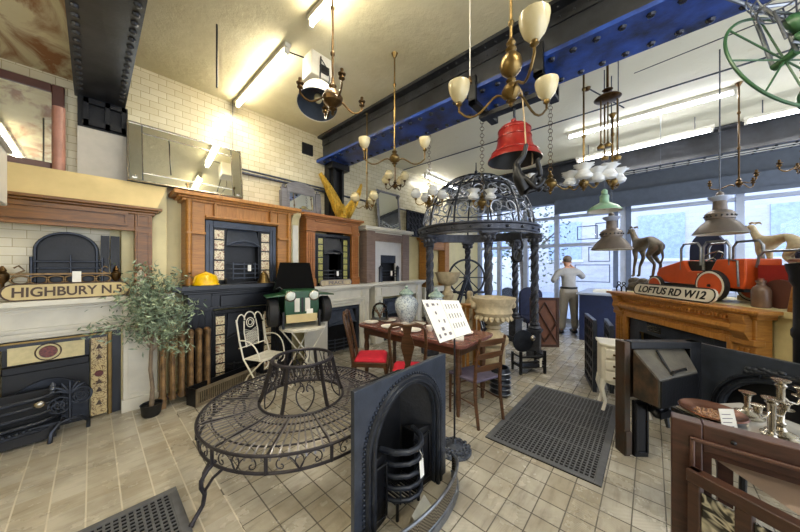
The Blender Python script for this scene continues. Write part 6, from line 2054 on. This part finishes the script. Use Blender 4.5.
t = thing('hanger_bar', 'slanted thin rod hanging below the white ceiling right of the bell', 'rod', (4.2, .6, 3.70))
MB().rod((0, 0, .06), (.25, -.35, -.22), .008).build('bar', 'iron_grey', t)
MB().lathe([(.04, .06), (.03, .03), (.01, .02)], n=12).build('rose', 'brass_dark', t)

# ------------------------------------------------------------------ green tricycle at upper right
t = thing('hanging_tricycle', 'green child tricycle with a big spoked wheel hanging at the upper right corner', 'tricycle', (2.72, -.58, 2.71), VR)
t.rotation_euler = (R(-17), R(8), VR)
b = MB().ring((0, 0, 0), .345, .0085, 56, 'y', 8)
b.build('tyre', 'green', t)
b = MB()
for k in range(8):
    a = k * PI / 4 + .2
    b.rod((0, 0, 0), (.34 * math.cos(a), 0, .34 * math.sin(a)), .005)
b.build('spoke', 'green', t)
MB().at((0, 0, 0), (R(90), 0, 0)).lathe([(.022, -.05), (.022, .05)], n=14).build('hub', 'green', t)
b = MB()
for y in (-.05, .05):
    b.tube([(0, y, 0), (.0, y, .22), (-.06, y * .4, .42)], .011)
b.tube([(-.06, 0, .42), (.2, 0, .38), (.5, 0, .0)], .012)
b.tube([(-.11, -.09, .02), (-.12, -.09, .24), (.12, -.09, .24), (.12, -.09, .0), (-.08, -.09, .0)], .007)
b.build('frame', 'steel', t)
MB().ball((.05, -.09, .17), .1, (1.2, .5, .75)).build('saddle', 'green', t)
MB().ball((.06, -.09, .05), .09, (1.3, .4, .6)).build('mudguard', 'green', t)
b = MB()
for zz in (0, .06, .12):
    b.at((-.1, -.10, .24 + zz), (0, 0, 0), (1, .7, 1)).ring((0, 0, 0), .10 + zz * .25, .005, 24).at()
for k in range(12):
    a = k * PI / 6
    b.rod((-.1 + .10 * math.cos(a), -.1 + .07 * math.sin(a), .24), (-.1 + .13 * math.cos(a), -.1 + .091 * math.sin(a), .36), .004)
b.build('basket', 'steel', t)
MB().tube([(-.3, 0, .52), (-.06, 0, .44), (.2, 0, .54)], .011).build('handlebar', 'steel', t)
for q in (-1, 1):
    w = MB().ring((.5, q * .2, -.05), .14, .012, 32, 'y', 6).build('rear_wheel', 'green', t)
MB().rod((.5, -.2, -.05), (.5, .2, -.05), .01).build('rear_axle', 'steel', t)
MB().rod((0, .0, .35), (.0, .9, 1.05), .004).build('hanging_wire', 'iron_grey', t)
# white slatted cupboard corner cut by the left edge
t = thing('hanging_cupboard', 'corner of a white slatted wall cupboard at the far left edge', 'cupboard', (-.36, 2.62, 1.88), 0)
MB().box(-.5, .0, .0, .4, 0, .34).build('carcass', 'white_paint', t, .008)
for k in range(4):
    MB().box(-.48, -.01, -.012, 0, .02 + k * .08, .085 + k * .08).build('slat', 'white_paint', t, .004)
MB().box(-.52, .02, -.02, .42, .34, .36).build('top', 'white_paint', t, .004)
for x in (-.45, -.05):
    MB().rod((x, .2, .36), (x, .2, 1.48), .008).build('hanging_rod', 'iron_grey', t)
